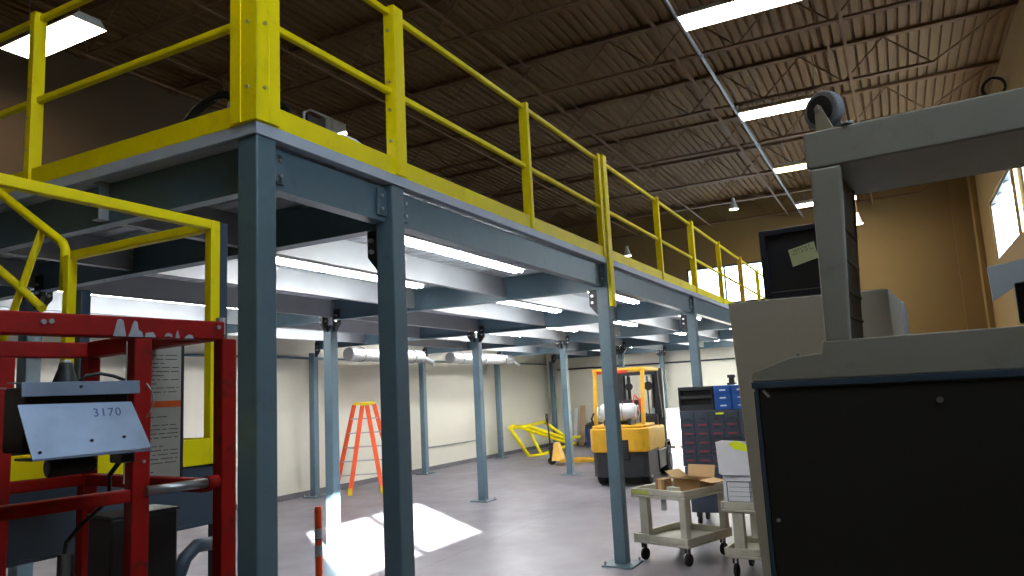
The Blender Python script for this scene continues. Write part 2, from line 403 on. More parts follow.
m.build('beam_bolt', M_bolt, o)
front = ['blue-grey square column just right of the corner column', 'blue-grey square column with the long yellow strip on it, beside the beige cart',
         'blue-grey square column on the open edge, behind the dark drawer cabinet', 'open-edge mezzanine column hidden behind the light grey cabinet', 'open-edge mezzanine column by the far wall window', 'last open-edge mezzanine column at the far wall']
mid = ['blue-grey column of the middle row, seen through the red lift at the far left', 'middle-row column whose foot stands in the white sunlit patch, beside the ladder',
       'slender middle-row column standing alone on a clear base plate, left of the yellow frame', 'middle-row column right in front of the pallet jack forks', 'middle-row column rising behind the forklift', 'middle-row column at the far wall behind the forklift mast']
wallc = ['wall-side column behind the red lift, out of frame at left', 'wall-side column hidden behind the red lift mid post', 'wall-side column just left of the sunlit column', 'wall-side column between the second column and the silver duct end',
         'wall-side column left of the yellow frame on the floor', 'dark wall-side column in the far room corner']
for k, X in enumerate(GX):
    o = column(X, Y0, 3.02, front[k]); bracket(o, X, Y0, 2.5, 2.78, [(0, 1)])
    o = column(X, 6.3, 2.7, mid[k]); bracket(o, X, 6.3, 2.62, 2.9, [(0, 1), (0, -1), (-1, 0), (1, 0)] if k else [(0, 1), (0, -1), (1, 0)])
    o = column(X, 9.95, 2.7, wallc[k]); bracket(o, X, 9.95, 2.62, 2.9, [(0, -1), (1, 0)])

# girders (I section) along Y at each column line
def ibeam(mb, p, q, w, z0, z1, tf=.012, tw=.01, axis='y'):
    if axis == 'y':
        x = p[0]
        mb.box((x-w/2, p[1], z0), (x+w/2, q[1], z0+tf)).box((x-w/2, p[1], z1-tf), (x+w/2, q[1], z1)).box((x-tw/2, p[1], z0+tf), (x+tw/2, q[1], z1-tf))
    else:
        y = p[1]
        mb.box((p[0], y-w/2, z0), (q[0], y+w/2, z0+tf)).box((p[0], y-w/2, z1-tf), (q[0], y+w/2, z1)).box((p[0], y-tw/2, z0+tf), (q[0], y+tw/2, z1-tf))
    return mb
def cbeam(mb, p, q, w, z0, z1, axis, t=.009, flip=1):
    """channel, open to the +flip side"""
    if axis == 'x':
        y = p[1]; a, b = (y, y+flip*w)
        mb.box((p[0], a, z0), (q[0], b, z0+t)).box((p[0], a, z1-t), (q[0], b, z1)).box((p[0], a, z0+t), (q[0], a+flip*t, z1-t))
    else:
        x = p[0]; a, b = (x, x+flip*w)
        mb.box((a, p[1], z0), (b, q[1], z0+t)).box((a, p[1], z1-t), (b, q[1], z1)).box((a, p[1], z0+t), (a+flip*t, q[1], z1-t))
    return mb
bay = ['first', 'second', 'third', 'fourth', 'fifth', 'sixth']
for k, X in enumerate(GX):
    for r, (a, b, nm) in enumerate(((Y0+CW+.002, 6.298, 'front'), (6.3+CW+.002, 9.948, 'wall-side'))):
        c = X+CW/2
        o = ibeam(MB(), (c, a), (c, b), .1, 2.76, 3.015).build('mezzanine_girder', M_blue)
        tag(o, 'deep grey cross girder on the %s column line from the corner, %s half' % (bay[k], nm), 'girder', 'mezzanine cross girders')
# front edge girder on the short side (X = 2.5)
for r, (a, b, nm) in enumerate(((Y0+CW+.002, 6.3, 'beside the corner column'), (6.302, 10.2, 'farther along towards the side wall'))):
    o = cbeam(MB(), (X0+.09, a), (X0+.09, b), .07, 2.785, 3.015, 'y').build('edge_beam', M_blue)
    tag(o, 'grey edge channel along the short left side of the mezzanine, %s' % nm, 'beam', 'mezzanine edge beams')
# edge beams on the long open side
ex = [X0+CW+.002]+[g for g in GX]; nm = ['between the corner column and the next one', 'from the second column to the yellow-strip column', 'past the yellow-strip column', 'over the drawer cabinet', 'behind the grey cabinet', 'at the far end']
for k in range(6):
    a = X0+CW+.002 if k == 0 else GX[k-1]+CW+.002; b = GX[k]-.002
    o = thing('edge_beam', 'blue-grey edge beam on the long open side of the mezzanine, %s' % nm[k], 'beam', ((a+b)/2, Y0+.06, 2.79), 0, 'mezzanine edge beams')
    cbeam(MB(), (a, Y0+.05), (b, Y0+.05), .09, 2.79, 3.005, 'x').build('channel', M_blue, o)
    m = MB()
    for e, s in ((a, 1), (b, -1)):
        m.box((e, Y0+.035, 2.82), (e+s*.09, Y0+.05, 2.98))
    m.build('end_clip', M_blue, o, bevel=.002)
    m = MB()
    for e, s in ((a, 1), (b, -1)):
        for z in (2.86, 2.94): m.tube([(e+s*.055, Y0+.037, z), (e+s*.055, Y0+.022, z)], .012, 6)
    m.build('clip_bolt', M_bolt, o)
# secondary joists along X in every bay
JY = [Y0+1.23*i for i in range(1, 6)]
rowl = ['first', 'second', 'third', 'fourth', 'fifth']
for k in range(6):
    a = X0+.03 if k == 0 else GX[k-1]+CW/2+.005; b = GX[k]+CW/2-.005
    for i, Y in enumerate(JY):
        o = cbeam(MB(), (a, Y), (b, Y), .06, 2.8, 3.018, 'x', .006).build('deck_joist', M_joist)
        tag(o, 'pale grey deck joist, %s bay from the corner, %s row from the open edge' % (bay[k], rowl[i]), 'joist', 'mezzanine deck joists')
# deck
o = thing('mezzanine_deck', 'grey-edged mezzanine floor deck with white corrugated underside', 'deck', (12, 6, 3.02))
m = MB(); prof = []; x = X0+.02
while x < XF-.2:
    prof += [(x, 3.018), (x+.1, 3.018), (x+.11, 3.048), (x+.14, 3.048)]; x += .1525
n = len(prof); m.v += [(a, Y0+.05, b) for a, b in prof]+[(a, YL-.01, b) for a, b in prof]; m.f += [(i, i+1, n+i+1, n+i) for i in range(n-1)]
m.build('corrugated_sheet', M_deckw, o)
MB().box((X0+.02, Y0+.02, 3.055), (XF-.03, YL-.01, 3.08)).build('deck_board', M_deckt, o)
MB().box((X0-.012, Y0-.012, 3.02), (XF-.03, Y0, 3.08)).box((X0-.012, Y0, 3.02), (XF-.03, Y0+.05, 3.028)).build('long_edge_plate', M_fascia, o, bevel=.002)
MB().box((X0-.012, Y0, 3.02), (X0, YL-.02, 3.08)).box((X0, Y0, 3.02), (X0+.05, YL-.02, 3.028)).build('short_edge_plate', M_fascia, o, bevel=.002)

# railings
def rail_sec(o, posts, axis, fix, a, b, thick=.038):
    """toe board, two rails; posts is a list of (pos, style)"""
    s = -1
    def B(mb, u0, u1, w0, w1, z0, z1):
        if axis == 'x': mb.box((u0, w0, z0), (u1, w1, z1))
        else: mb.box((w0, u0, z0), (w1, u1, z1))
        return mb
    B(MB(), a, b, fix-.012, fix-.002, 3.08, 3.187).build('toe_board', M_yel, o, bevel=.002)
    B(MB(), a, b, fix+.0, fix+thick, 4.125, 4.125+thick).build('top_rail', M_yel, o, bevel=.009)
    B(MB(), a, b, fix+.0, fix+thick, 3.6, 3.6+thick).build('mid_rail', M_yel, o, bevel=.009)
    for p, st in posts:
        zb = 3.082; m = MB()
        if st == 'wide':    # angle post: broad outer flange, narrow return flange
            B(m, p, p+.1, fix-.03, fix-.02, zb, 4.185); B(m, p, p+.01, fix-.02, fix+.05, zb, 4.185)
        elif st == 'double':
            B(m, p, p+.07, fix-.03, fix-.02, zb, 4.185); B(m, p+.06, p+.07, fix-.02, fix+.05, zb, 4.185)
            B(m, p+.09, p+.2, fix-.05, fix-.04, 2.57, 4.19); B(m, p+.09, p+.1, fix-.04, fix-.014, 2.57, 4.19); B(m, p+.19, p+.2, fix-.04, fix-.014, 3.0, 4.19)
        else:
            B(m, p, p+.048, fix-.03, fix-.02, zb, 4.175); B(m, p, p+.008, fix-.02, fix+.045, zb, 4.175)
        q = m.build('post', M_yelo if axis == 'x' and abs(p-14.9) < .01 else M_yel, o, bevel=.002)  # one far post's amber colour stands in for orange light falling on it
        bm_ = MB()
        for z in (4.02, 3.68, 3.5, 3.3):
            if axis == 'x': bm_.tube([(p-.006, fix+.015, z), (p+.002, fix+.015, z)], .011, 6) if st == 'wide' else bm_.tube([(p+.03, fix-.036, z), (p+.03, fix-.028, z)], .007, 6)
            else: bm_.tube([(fix-.036, p+.03, z), (fix-.028, p+.03, z)], .007, 6)
        bm_.build('post_bolt', M_bolt, q)
o = thing('guard_rail', 'yellow guard rail with toe board along the long open side of the mezzanine', 'railing', (12, Y0, 3.08))
rail_sec(o, [(3.56, 'wide'), (5.42, 'thin'), (7.1, 'double'), (9.25, 'thin'), (11.03, 'wide'), (12.95, 'thin'), (14.9, 'wide'), (16.9, 'thin'), (18.8, 'thin'), (20.7, 'wide')], 'x', Y0, X0-.012, XF-.05)
m = MB().box((X0-.03, Y0-.03, 3.082), (X0+.12, Y0-.02, 4.35)).box((X0+.05, Y0-.036, 3.082), (X0+.12, Y0-.03, 4.35))
q = m.build('corner_post', M_yel, o, bevel=.003)
m = MB()
for z in (3.25, 3.58, 3.72, 4.02, 4.2): m.tube([(X0+.02, Y0-.042, z), (X0+.02, Y0-.03, z)], .009, 6)
m.build('post_bolt', M_bolt, q)
o = thing('guard_rail', 'yellow guard rail with toe board along the short left side of the mezzanine', 'railing', (X0, 6, 3.08))
rail_sec(o, [(4.41, 'thin'), (6.3, 'thin'), (8.2, 'thin')], 'y', X0, Y0-.012, YL-.05)
m = MB().box((X0-.03, Y0-.03, 3.082), (X0-.02, Y0+.14, 4.35)).box((X0-.036, Y0+.07, 3.082), (X0-.03, Y0+.14, 4.35))
q = m.build('corner_post', M_yel, o, bevel=.003)
m = MB()
for z in (3.25, 3.58, 3.72, 4.02, 4.2): m.tube([(X0-.042, Y0+.02, z), (X0-.03, Y0+.02, z)], .009, 6)
m.build('post_bolt', M_bolt, q)

# strip lights under the deck
def strip(X, Y, label, ln=2.44):
    o = thing('strip_light', label, 'strip light', (X+ln/2, Y, 2.93), 0, 'strip lights under the mezzanine')
    MB().prism([(Y-.03, 2.99), (Y+.03, 2.99), (Y+.065, 2.945), (Y-.065, 2.945)], 'x', X, X+ln).build('housing', M_housing, o)
    MB().box((X, Y-.03, 2.99), (X+.06, Y+.03, 3.018)).box((X+ln-.06, Y-.03, 2.99), (X+ln, Y+.03, 3.018)).build('mount', M_housing, o)
    m = MB()
    for s in (-.033, .033): m.tube([(X+.03, Y+s, 2.928), (X+ln-.03, Y+s, 2.928)], .016, 10)
    m.build('tube', M_tube, o, smooth=True)
rows = [(3.26, 'row nearest the open edge'), (4.52, 'second row from open edge'), (5.78, 'third row from open edge'), (7.0, 'row past the middle columns'), (8.25, 'row near the side wall'), ]
for k in range(5):
    for i, (Y, t) in enumerate(rows):
        if i in (2,) and k not in (2,): continue
        if i == 3 and k % 2: continue
        if i == 4 and k in (2, 4): continue  # first-bay strip in the last row is added to brighten the side wall
        strip(GX[k]+.55+(.1 if i else 0), Y, 'lit strip light under the deck, %s long bay, %s' % (bay[k], t))

strip(11.5, 9.15, 'lit strip light right over the first silver duct')
strip(15.3, 9.15, 'lit strip light right over the duct with the bent white end')
# silver duct along the left wall
def duct(x0, x1, label, tail=True):
    o = thing('flexible_duct', label, 'duct', ((x0+x1)/2, 9.55, 2.5), 0, 'silver ducts')
    pts = [(x0+(x1-x0)*i/40, 9.55, 2.66) for i in range(41)]
    rr = [.135+.008*math.sin(i*2.6) for i in range(41)]
    MB().tube(pts, rr, 18).build('sleeve', M_foil, o, smooth=True)
    if tail: MB().tube([(x1-.02, 9.55, 2.66), (x1+.12, 9.5, 2.6), (x1+.28, 9.42, 2.5)], [.07, .06, .055], 12).build('spigot', M_deckw, o, smooth=True)
    m = MB()
    for q in (.15, .5, .85):
        X = x0+(x1-x0)*q; m.tube([(X, 9.55, 2.8), (X, 9.55, 3.015)], .006, 5); m.torus((X, 9.55, 2.66), .148, .008, (1, 0, 0), 20, 5)
    m.build('hanger_strap', M_steel, o)
duct(11.4, 13.9, 'silver foil duct under the deck behind the orange ladder')
duct(15.1, 18.2, 'silver foil duct with a bent white end hanging near the wall, right of the first', True)
o = thing('wall_conduit', 'thin grey conduit running low along the cream side wall', 'pipe', (15.5, 10.27, .55))
MB().tube([(14.9, 10.27, .62), (15.0, 10.27, .55), (17.8, 10.27, .55)], .014, 8).build('pipe', M_jn, o, smooth=True)
o = thing('wall_pipe', 'dark pipe fixed high on the cream side wall', 'pipe', (15, 10.24, 2.65))
MB().tube([(6.0, 10.24, 2.62), (22.0, 10.24, 2.62)], .022, 8).build('pipe', M_blue, o, smooth=True)
o = thing('wall_pipe', 'dark pipe fixed high on the cream far wall above the forklift', 'pipe', (22.15, 6, 2.45))
MB().tube([(22.14, 3.0, 2.42), (22.14, 9.9, 2.42)], .025, 8).build('pipe', M_dark, o, smooth=True)

# things lying on the mezzanine deck
o = thing('worklight', 'small lit floodlight standing on the mezzanine deck behind the toe board', 'work light', (3.08, 2.8, 3.08))
m = MB().tube([(2.92, 2.72, 3.09), (2.92, 2.72, 3.3), (2.97, 2.72, 3.33), (3.15, 2.72, 3.33)], .008, 6)
m.tube([(2.92, 2.88, 3.09), (2.92, 2.88, 3.3), (2.97, 2.88, 3.33), (3.15, 2.88, 3.33)], .008, 6).tube([(2.92, 2.7, 3.088), (2.92, 2.9, 3.088)], .008, 6).tube([(3.15, 2.7, 3.088), (3.15, 2.9, 3.088)], .008, 6).tube([(3.15, 2.72, 3.088), (3.15, 2.72, 3.33)], .008, 6)
m.build('stand', M_steel, o, smooth=True)
MB().box((2.96, 2.73, 3.22), (3.1, 2.87, 3.31)).build('lamp_body', M_dark, o, bevel=.01)
MB().prism([(3.1, 3.215), (3.27, 3.3), (3.27, 3.34), (3.1, 3.335)], 'y', 2.72, 2.88).build('hood', M_steel, o, bevel=.004)
MB().prism([(3.12, 3.215), (3.125, 3.205), (3.27, 3.275), (3.265, 3.295)], 'y', 2.715, 2.87).build('lens', M_flood, o)
o = MB().tube([(3.2, 2.7, 3.25), (3.3, 2.68, 3.24), (3.42, 2.66, 3.2), (3.5, 2.67, 3.1), (3.7, 2.75, 3.092)], .008, 8).build('power_cord', M_paper, smooth=True)
tag(o, 'pale power cord trailing from the floodlight on the deck', 'cord')
def loops(c, r, n, tilt, mtl, label, t=.012):
    pts = []
    for i in range(n*16+1):
        a = 2*math.pi*i/16; k = i/(n*16)
        pts.append((c[0]+r*(1+.12*math.sin(i*.7))*math.cos(a)*math.cos(tilt), c[1]+r*(1+.1*math.cos(i*.9))*math.sin(a), c[2]+r*(1+math.cos(a))*math.sin(tilt)+k*.05))
    o = MB().tube(pts, t, 8).build('coiled_cable', mtl, smooth=True); return tag(o, label, 'cable')
loops((2.9, 3.45, 3.1), .235, 3, R(74), M_black, 'black cable coil standing up on the deck left of the corner posts')
loops((2.78, 2.8, 3.09), .1, 2, R(70), M_black, 'small black cable coil peeking out right of the corner posts')
o = MB().box((2.82, 3.12, 3.08), (2.9, 3.2, 3.44)).build('cable_clamp', M_cabb, bevel=.01); tag(o, 'small pale plastic clamp on the deck beside the cable coil', 'clamp')
# ring of hose on right wall
o = thing('hose_coil', 'dark ring of hose hanging high on the tan right wall under the roof', 'hose', (14.4, YR+.1, 6.2))
m = MB()
for d, q_ in ((0, 0), (.03, -.012), (.06, .008)): m.torus((14.4+d, YR+.2, 6.43), .165+q_, .015, (1, -.12, 0), 28, 6)
m.build('hose', M_rubber, o, smooth=True)
MB().tube([(14.43, YR, 6.575), (14.43, YR+.22, 6.575), (14.43, YR+.24, 6.61)], .01, 6).build('hook', M_steel, o)

# ------------------------------------------------------------------ stair landing and upper flight
LX, LYn, LYf = 2.061, 2.384, 3.32
LX0 = 1.12
o = thing('stair_landing', 'half-height stair landing with yellow rails and dark channel edge left of the corner column', 'stair landing', (1.6, 2.85, 0))
m = MB(); cbeam(m, (LX0, LYn), (LX, LYn), .06, 1.302, 1.522, 'x'); m.box((LX0, LYn-.004, 1.30), (LX, LYn, 1.312)); m.build('near_channel', M_blued, o)
m = MB(); cbeam(m, (LX0, LYf), (LX, LYf), .06, 1.302, 1.522, 'x', flip=-1); m.build('far_channel', M_blued, o)
m = MB(); cbeam(m, (LX, LYn), (LX, LYf), .06, 1.302, 1.522, 'y', flip=-1); m.build('end_channel', M_blued, o)
m = MB().box((LX0, LYn+.01, 1.51), (LX-.01, LYf-.01, 1.524))
for i in range(16): m.box((LX0+.02+i*.057, LYn+.02, 1.48), (LX0+.026+i*.057, LYf-.02, 1.51))
m.build('platform_plate', M_blued, o)
for y0_, nm_ in ((LYn, 'near'), (LYf-.05, 'far')):
    m = MB().box((LX+.002, y0_, 0.01), (LX+.05, y0_+.05, 2.478 if nm_ == 'near' else 2.3)).box((LX-.04, y0_-.04, 0), (LX+.09, y0_+.09, .01)); m.build('leg', M_blued, o, bevel=.004)
for y0_ in (LYn, LYf-.05):
    m = MB().box((LX0, y0_, 0.01), (LX0+.05, y0_+.05, 1.302)).box((LX0-.04, y0_-.04, 0), (LX0+.09, y0_+.09, .01)); m.build('leg', M_blued, o, bevel=.004)
MB().box((LX0, LYn-.012, 1.524), (LX-.03, LYn-.002, 1.622)).build('toe_board', M_yel, o, bevel=.002)
MB().box((LX-.012, LYn+.02, 1.524), (LX-.002, LYf, 1.622)).build('toe_board', M_yel, o, bevel=.002)
MB().box((LX-.044, LYn-.014, 1.524), (LX, LYn+.024, 2.478)).build('rail_post', M_yel, o, bevel=.004)
MB().box((LX-.044, LYf-.02, 1.524), (LX, LYf+.018, 2.46)).build('rail_post', M_yel, o, bevel=.004)
MB().box((LX0, LYn-.014, 2.44), (LX-.044, LYn+.024, 2.478)).build('top_rail', M_yel, o, bevel=.004)
MB().box((LX-.038, LYn+.024, 2.44), (LX, LYf-.02, 2.478)).build('top_rail', M_yel, o, bevel=.004)
MB().box((LX0, LYn-.01, 1.98), (LX-.044, LYn+.02, 2.01)).build('mid_rail', M_yel, o, bevel=.004) if False else None
# flight
sl = .62
o = thing('stair_flight', 'yellow-railed stair flight climbing from the landing to the mezzanine at far left', 'stairs', (1.6, 3.4, 1.3))
yb, yt = LYf+.02, LYf+.02+(3.08-1.52)/sl
for x in (LX-.02, LX0+.02):
    a, b = (yb, 1.42), (yt, 3.0); m = MB()
    m.add([(x-.004, a[0], a[1]-.12), (x-.004, a[0], a[1]+.1), (x-.004, b[0], b[1]+.08), (x-.004, b[0], b[1]-.16),
           (x+.004, a[0], a[1]-.12), (x+.004, a[0], a[1]+.1), (x+.004, b[0], b[1]+.08), (x+.004, b[0], b[1]-.16)],
          [(0,1,2,3),(7,6,5,4),(0,4,5,1),(1,5,6,2),(2,6,7,3),(3,7,4,0)])
    m.build('stringer', M_blued, o)
ns = 8
for i in range(1, ns):
    yy = yb+(yt-yb)*i/ns; zz = 1.52+1.56*i/ns
    MB().box((LX0+.03, yy-.14, zz-.03), (LX-.03, yy+.12, zz)).build('tread', M_blued, o, bevel=.003)
for x in (LX-.022, LX0+.02):
    h = .985
    p0 = (x, LYf+.06, 1.54+h-.0); p1 = (x, yt-.2, 1.54+h+(yt-.2-LYf-.06)*sl)
    MB().tube([(x, LYf+.04, 2.3), (x, LYf+.04, 2.49), (x, LYf+.06, 2.525), p1], .022, 10).build('handrail', M_yel, o, smooth=True)
    MB().tube([(x, LYf+.2, 2.235), (x, yt-.2, 2.235+(yt-.2-LYf-.2)*sl)], .02, 10).build('mid_rail', M_yel, o, smooth=True)
    for t in (.22, 1.4, 2.2):
        yy = LYf+t; zz = 2.525+(t-.06)*sl
        MB().tube([(x, yy, zz), (x, yy+.24, zz-.42), (x, yy+.48, zz-.85)], .018, 8).build('rail_post', M_yel, o, smooth=True)

# ------------------------------------------------------------------ red scissor lift
LP = (1.343, 1.526, 0)
o = thing('scissor_lift', 'worn red scissor lift with guard rails in the near left foreground', 'lift', LP, -8.7)
RZ1, RZ0 = 1.951, 1.903; W = .70; xl = -1.35; t = .042
def LB(name, a, b, m=M_red, bev=.004, par=None): return MB().box(a, b).build(name, m, par or o, bevel=bev, local=True)
top = LB('top_rail', (xl, 0, RZ0), (-.0, t, RZ1))
LB('top_rail', (xl, W-t, RZ0-.0), (-.0, W, RZ1-.002))
LB('top_rail', (-t, t, RZ0), (0, W-t, RZ1))
LB('top_rail', (xl, t, RZ0), (xl+t, W-t, RZ1))
LB('mid_rail', (xl, .002, 1.532), (-.23, t-.004, 1.560))
LB('mid_rail', (xl, W-t+.004, 1.525), (0, W-.004, 1.558))
LB('mid_rail', (-t+.004, t, 1.525), (-.004, W-t, 1.558))
LB('mid_rail', (xl+.004, t, 1.525), (xl+t-.004, W-t, 1.558))
MB().tube([(-.2, -.002, 1.553), (-.03, -.002, 1.553)], .0115, 12).build('gate_bar', M_steel, o, smooth=True, local=True)
MB().tube([(-.05, -.002, 1.553), (-.012, -.002, 1.553)], .016, 12).build('gate_bar_sleeve', M_red, o, smooth=True, local=True)
LB('guard_post', (-.02, -.02, .88), (.021, .021, 1.905))
LB('guard_post', (-.229, .002, .88), (-.187, t-.002, RZ0))
LB('guard_post', (-.83, .002, .88), (-.788, t-.002, RZ0))
LB('guard_post', (xl, .002, .88), (xl+t, t-.002, RZ0))
LB('guard_post', (-t, W-t, .88), (0, W, RZ0))
LB('guard_post', (-.272, W-t, .88), (-.232, W, RZ0))
LB('guard_post', (xl, W-t, .88), (xl+t, W, RZ0))
MB().tube([(0, .02, 1.92), (0, .02, 1.962)], .012, 8).build('rail_pin', M_steel, o, local=True)
# peeled marker patches on the front of the top rail
def patch(x0, z0, pts, par):
    MB().prism([(x0+a, z0+b) for a, b in pts], 'y', -.0012, .0005).build('peeled_patch', M_peel, par, local=True)
def pt(px): return -0.515+0.515*px  # 0..1 along the visible rail
A = [(0, 0), (.004, .018), (.009, .038), (.016, .040), (.022, .036), (.025, .02), (.029, 0)]
patch(-.2800, 1.9045, A, top); patch(-.2470, 1.9045, [(0,0),(.006,.014),(.01,.03),(.015,.038),(.021,.034),(.024,.016),(.032,.012),(.036,0)], top)
patch(-.2080, 1.9045, [(0,0),(.002,.01),(.02,.012),(.026,.003),(.026,0)], top); patch(-.1600, 1.9045, [(0,.003),(.004,.01),(.011,.012),(.018,.008),(.019,.002),(.01,.004)], top)
patch(-.1330, 1.9045, [(0,0),(.003,.016),(.006,.019),(.009,.008),(.011,0)], top); patch(-.110, 1.9045, [(0,0),(.005,.006),(.012,.010),(.02,.008),(.024,0)], top)
m = MB()
for x, z in ((-.425, 1.93), (-.41, 1.932), (-.02, 1.935)): m.disc((x, -.002, z), .0055, .008, 'y', 10)
m.build('rail_bolt', M_bolt, o, local=True)
m = MB()
for x, z in ((-.208, 1.67), (-.206, 1.62)): m.disc((x, .0, z), .004, .01, 'y', 8)
m.build('post_bolt', M_bolt, o, local=True)
# platform, scissor stack, chassis
MB().box((xl, 0, .84), (0, W, .88)).build('platform_deck', M_dark, o, bevel=.004, local=True)
MB().box((xl, -.002, .88), (0, .006, 1.02)).box((xl, W-.006, .88), (0, W+.002, 1.02)).build('kick_plate', M_red, o, local=True)
m = MB()
for y in (.1, W-.1):
    for z0 in (.34, .5, .66):
        m.bar((xl+.08, y, z0), (-.1, y, z0+.16), .03, .05); m.bar((xl+.08, y+.035, z0+.16), (-.1, y+.035, z0), .03, .05)
m.build('scissor_arms', M_dark, o, local=True)
MB().box((xl, .04, .14), (0, W-.04, .34)).build('chassis', M_red, o, bevel=.015, local=True)
for x in (xl+.18, -.2):
    for y in (.0, W-.08): MB().disc((x, y+.04, .13), .13, .08, 'y').build('wheel', M_rubber, o, bevel=.01, local=True)
# black battery/control cabinet inside the basket
MB().box((-.178, .2, .88), (-.006, .32, 1.475)).build('control_cabinet', M_black, o, bevel=.006, local=True)
MB().box((-.182, .196, 1.475), (-.002, .324, 1.482)).build('cabinet_lid', M_dark, o, bevel=.002, local=True)
# placard hung inside
pl = MB().box((-.085, .33, 1.545), (.072, .334, 1.925)).build('instruction_placard', M_placard, o, local=True)
m = MB().box((-.084, .3285, 1.742), (.071, .3295, 1.760)); m.build('orange_band', M_orstripe, pl, local=True)
m = MB(); z = 1.91; rnd = random.Random(3)
while z > 1.555:
    if not (1.725 < z < 1.775) and rnd.random() > .18:
        x = -.075+rnd.random()*.012
        while x < .06:
            w_ = .008+rnd.random()*.03
            m.box((x, .3288, z), (min(x+w_, .064), .3296, z+.0022)); x += w_+.006
            if rnd.random() < .15: break
    z -= .0115
pt_ = m.build('printed_text', M_ink, pl, local=True); pt_['kind'] = 'stuff'
MB().box((.072, .325, 1.545), (.078, .34, 1.925)).build('placard_edge', M_dark, pl, local=True)
# control box shield hung on the front rails
sh = MB()
y_ = -.15
sh.prism([(y_-.01, 1.770), (y_-.007, 1.797), (y_+.06, 1.80), (y_+.06, 1.797), (y_-.004, 1.794), (y_-.007, 1.770)], 'x', -.519, -.298)
shield = sh.build('control_box_hood', M_shield, o, bevel=.001, local=True)
m = MB()
m.add([(-.522, y_-.002, 1.756), (-.312, y_-.002, 1.754), (-.288, y_-.04, 1.659), (-.508, y_-.04, 1.655),
       (-.522, y_+.001, 1.756), (-.312, y_+.001, 1.754), (-.288, y_-.037, 1.659), (-.508, y_-.037, 1.655)],
      [(0,1,2,3),(7,6,5,4),(0,4,5,1),(1,5,6,2),(2,6,7,3),(3,7,4,0)])
m.box((-.508, y_-.04, 1.652), (-.288, y_+.04, 1.656))
face = m.build('control_box_cover', M_shield, o, local=True)
MB().box((-.505, y_+.012, 1.665), (-.31, y_+.11, 1.79)).build('control_box_body', M_black, o, bevel=.004, local=True)
m = MB()
for x, z, d in ((-.415, 1.787, -.008), (-.402, 1.682, -.031), (-.34, 1.684, -.031), (-.495, 1.667, -.036)): m.disc((x, y_+d, z), .0028, .006, 'y', 8)
m.build('screw', M_black, face, local=True)
cu = bpy.data.curves.new('marker_number', 'FONT'); cu.body = '3170'; cu.size = .025; cu.extrude = .0003; cu.space_character = 1.15
tf_ = bpy.data.objects.new('marker_number', cu); COL.objects.link(tf_)
tm_ = bpy.data.meshes.new_from_object(tf_); COL.objects.unlink(tf_); bpy.data.objects.remove(tf_)
tx = bpy.data.objects.new('marker_number', tm_); COL.objects.link(tx); tx.parent = face; tm_.materials.clear(); tm_.materials.append(M_mark)
tx.location = (-.392, y_-.0128, 1.727); tx.rotation_euler = (R(90-21.5), 0, 0)
# joystick boot, cable loop, hanging bits
MB().tube([(-.415, y_+.06, 1.79), (-.415, y_+.06, 1.80), (-.415, y_+.06, 1.826), (-.415, y_+.06, 1.838)], [.024, .023, .014, .012], 16).build('joystick_boot', M_dark, o, smooth=True, local=True)
MB().tube([(-.415, y_+.06, 1.838), (-.415, y_+.06, 1.843)], .009, 12).build('joystick_cap', M_paper, o, smooth=True, local=True)
MB().tube([(-.39, y_+.06, 1.80), (-.375, y_+.06, 1.812), (-.35, y_+.05, 1.815), (-.325, y_+.05, 1.81), (-.305, y_+.04, 1.8)], .0035, 8).build('cable_loop', M_dark, o, smooth=True, local=True)
MB().tube([(-.29, y_-.02, 1.79), (-.279, y_-.02, 1.775), (-.274, y_-.02, 1.75), (-.278, y_, 1.72)], .0015, 6).build('wire', M_steel, o, smooth=True, local=True)
MB().tube([(-.448, y_+.05, 1.632), (-.36, y_+.05, 1.634)], .019, 16).build('horn', M_black, o, bevel=.004, smooth=True, local=True)
MB().box((-.33, y_-.0, 1.63), (-.3, y_+.05, 1.652)).build('connector', M_blued, o, bevel=.004, local=True)
MB().tube([(-.315, y_+.03, 1.635), (-.30, -.04, 1.60), (-.26, .04, 1.56), (-.255, .09, 1.52), (-.29, .1, 1.49), (-.322, .1, 1.455), (-.326, .1, 1.42), (-.326, .1, 1.0)], .005, 8).build('control_cable', M_black, o, smooth=True, local=True)
MB().tube([(-.326, .1, .885), (-.326, .1, 1.432)], .013, 12).build('cable_sleeve', M_black, o, smooth=True, local=True)
MB().tube([(-.62, .02, 1.715), (-.53, .02, 1.715)], .022, 14).build('junction_sleeve', M_jn, o, smooth=True, local=True)
MB().tube([(-.64, .0, 1.68), (-.58, -.01, 1.695), (-.53, -.02, 1.715)], .013, 8).tube([(-.6, -.02, 1.685), (-.52, -.02, 1.675)], .01, 8).build('cable_bundle', M_joistr, o, smooth=True, local=True)
MB().tube([(-.62, -.02, 1.80), (-.56, -.03, 1.795), (-.505, -.05, 1.79)], .002, 6).build('thin_wire', M_steel, o, smooth=True, local=True)
MB().box((-.56, .0, 1.62), (-.5, .06, 1.665)).build('switch_box', M_dark, o, bevel=.005, local=True)
# grey hose arch low inside the basket
MB().tube([(.05, .33, 1.1), (.065, .33, 1.26), (.09, .33, 1.32), (.13, .34, 1.345), (.2, .36, 1.34)], .02, 10).build('hose', M_blued, o, smooth=True, local=True)

# ------------------------------------------------------------------ machine frame at right
MP = (2.166, .174, 0)
o = thing('gantry_machine', 'tall grey machine with black front panel filling the right foreground', 'machine', MP, 85.7)
# local x = left along the face (world +Y), local y = towards the camera; the face is at y = 0, body at negative y
def MBx(name, a, b, m, bev=.004, par=None): return MB().box(a, b).build(name, m, par or o, bevel=bev, local=True)
XRr = -1.1
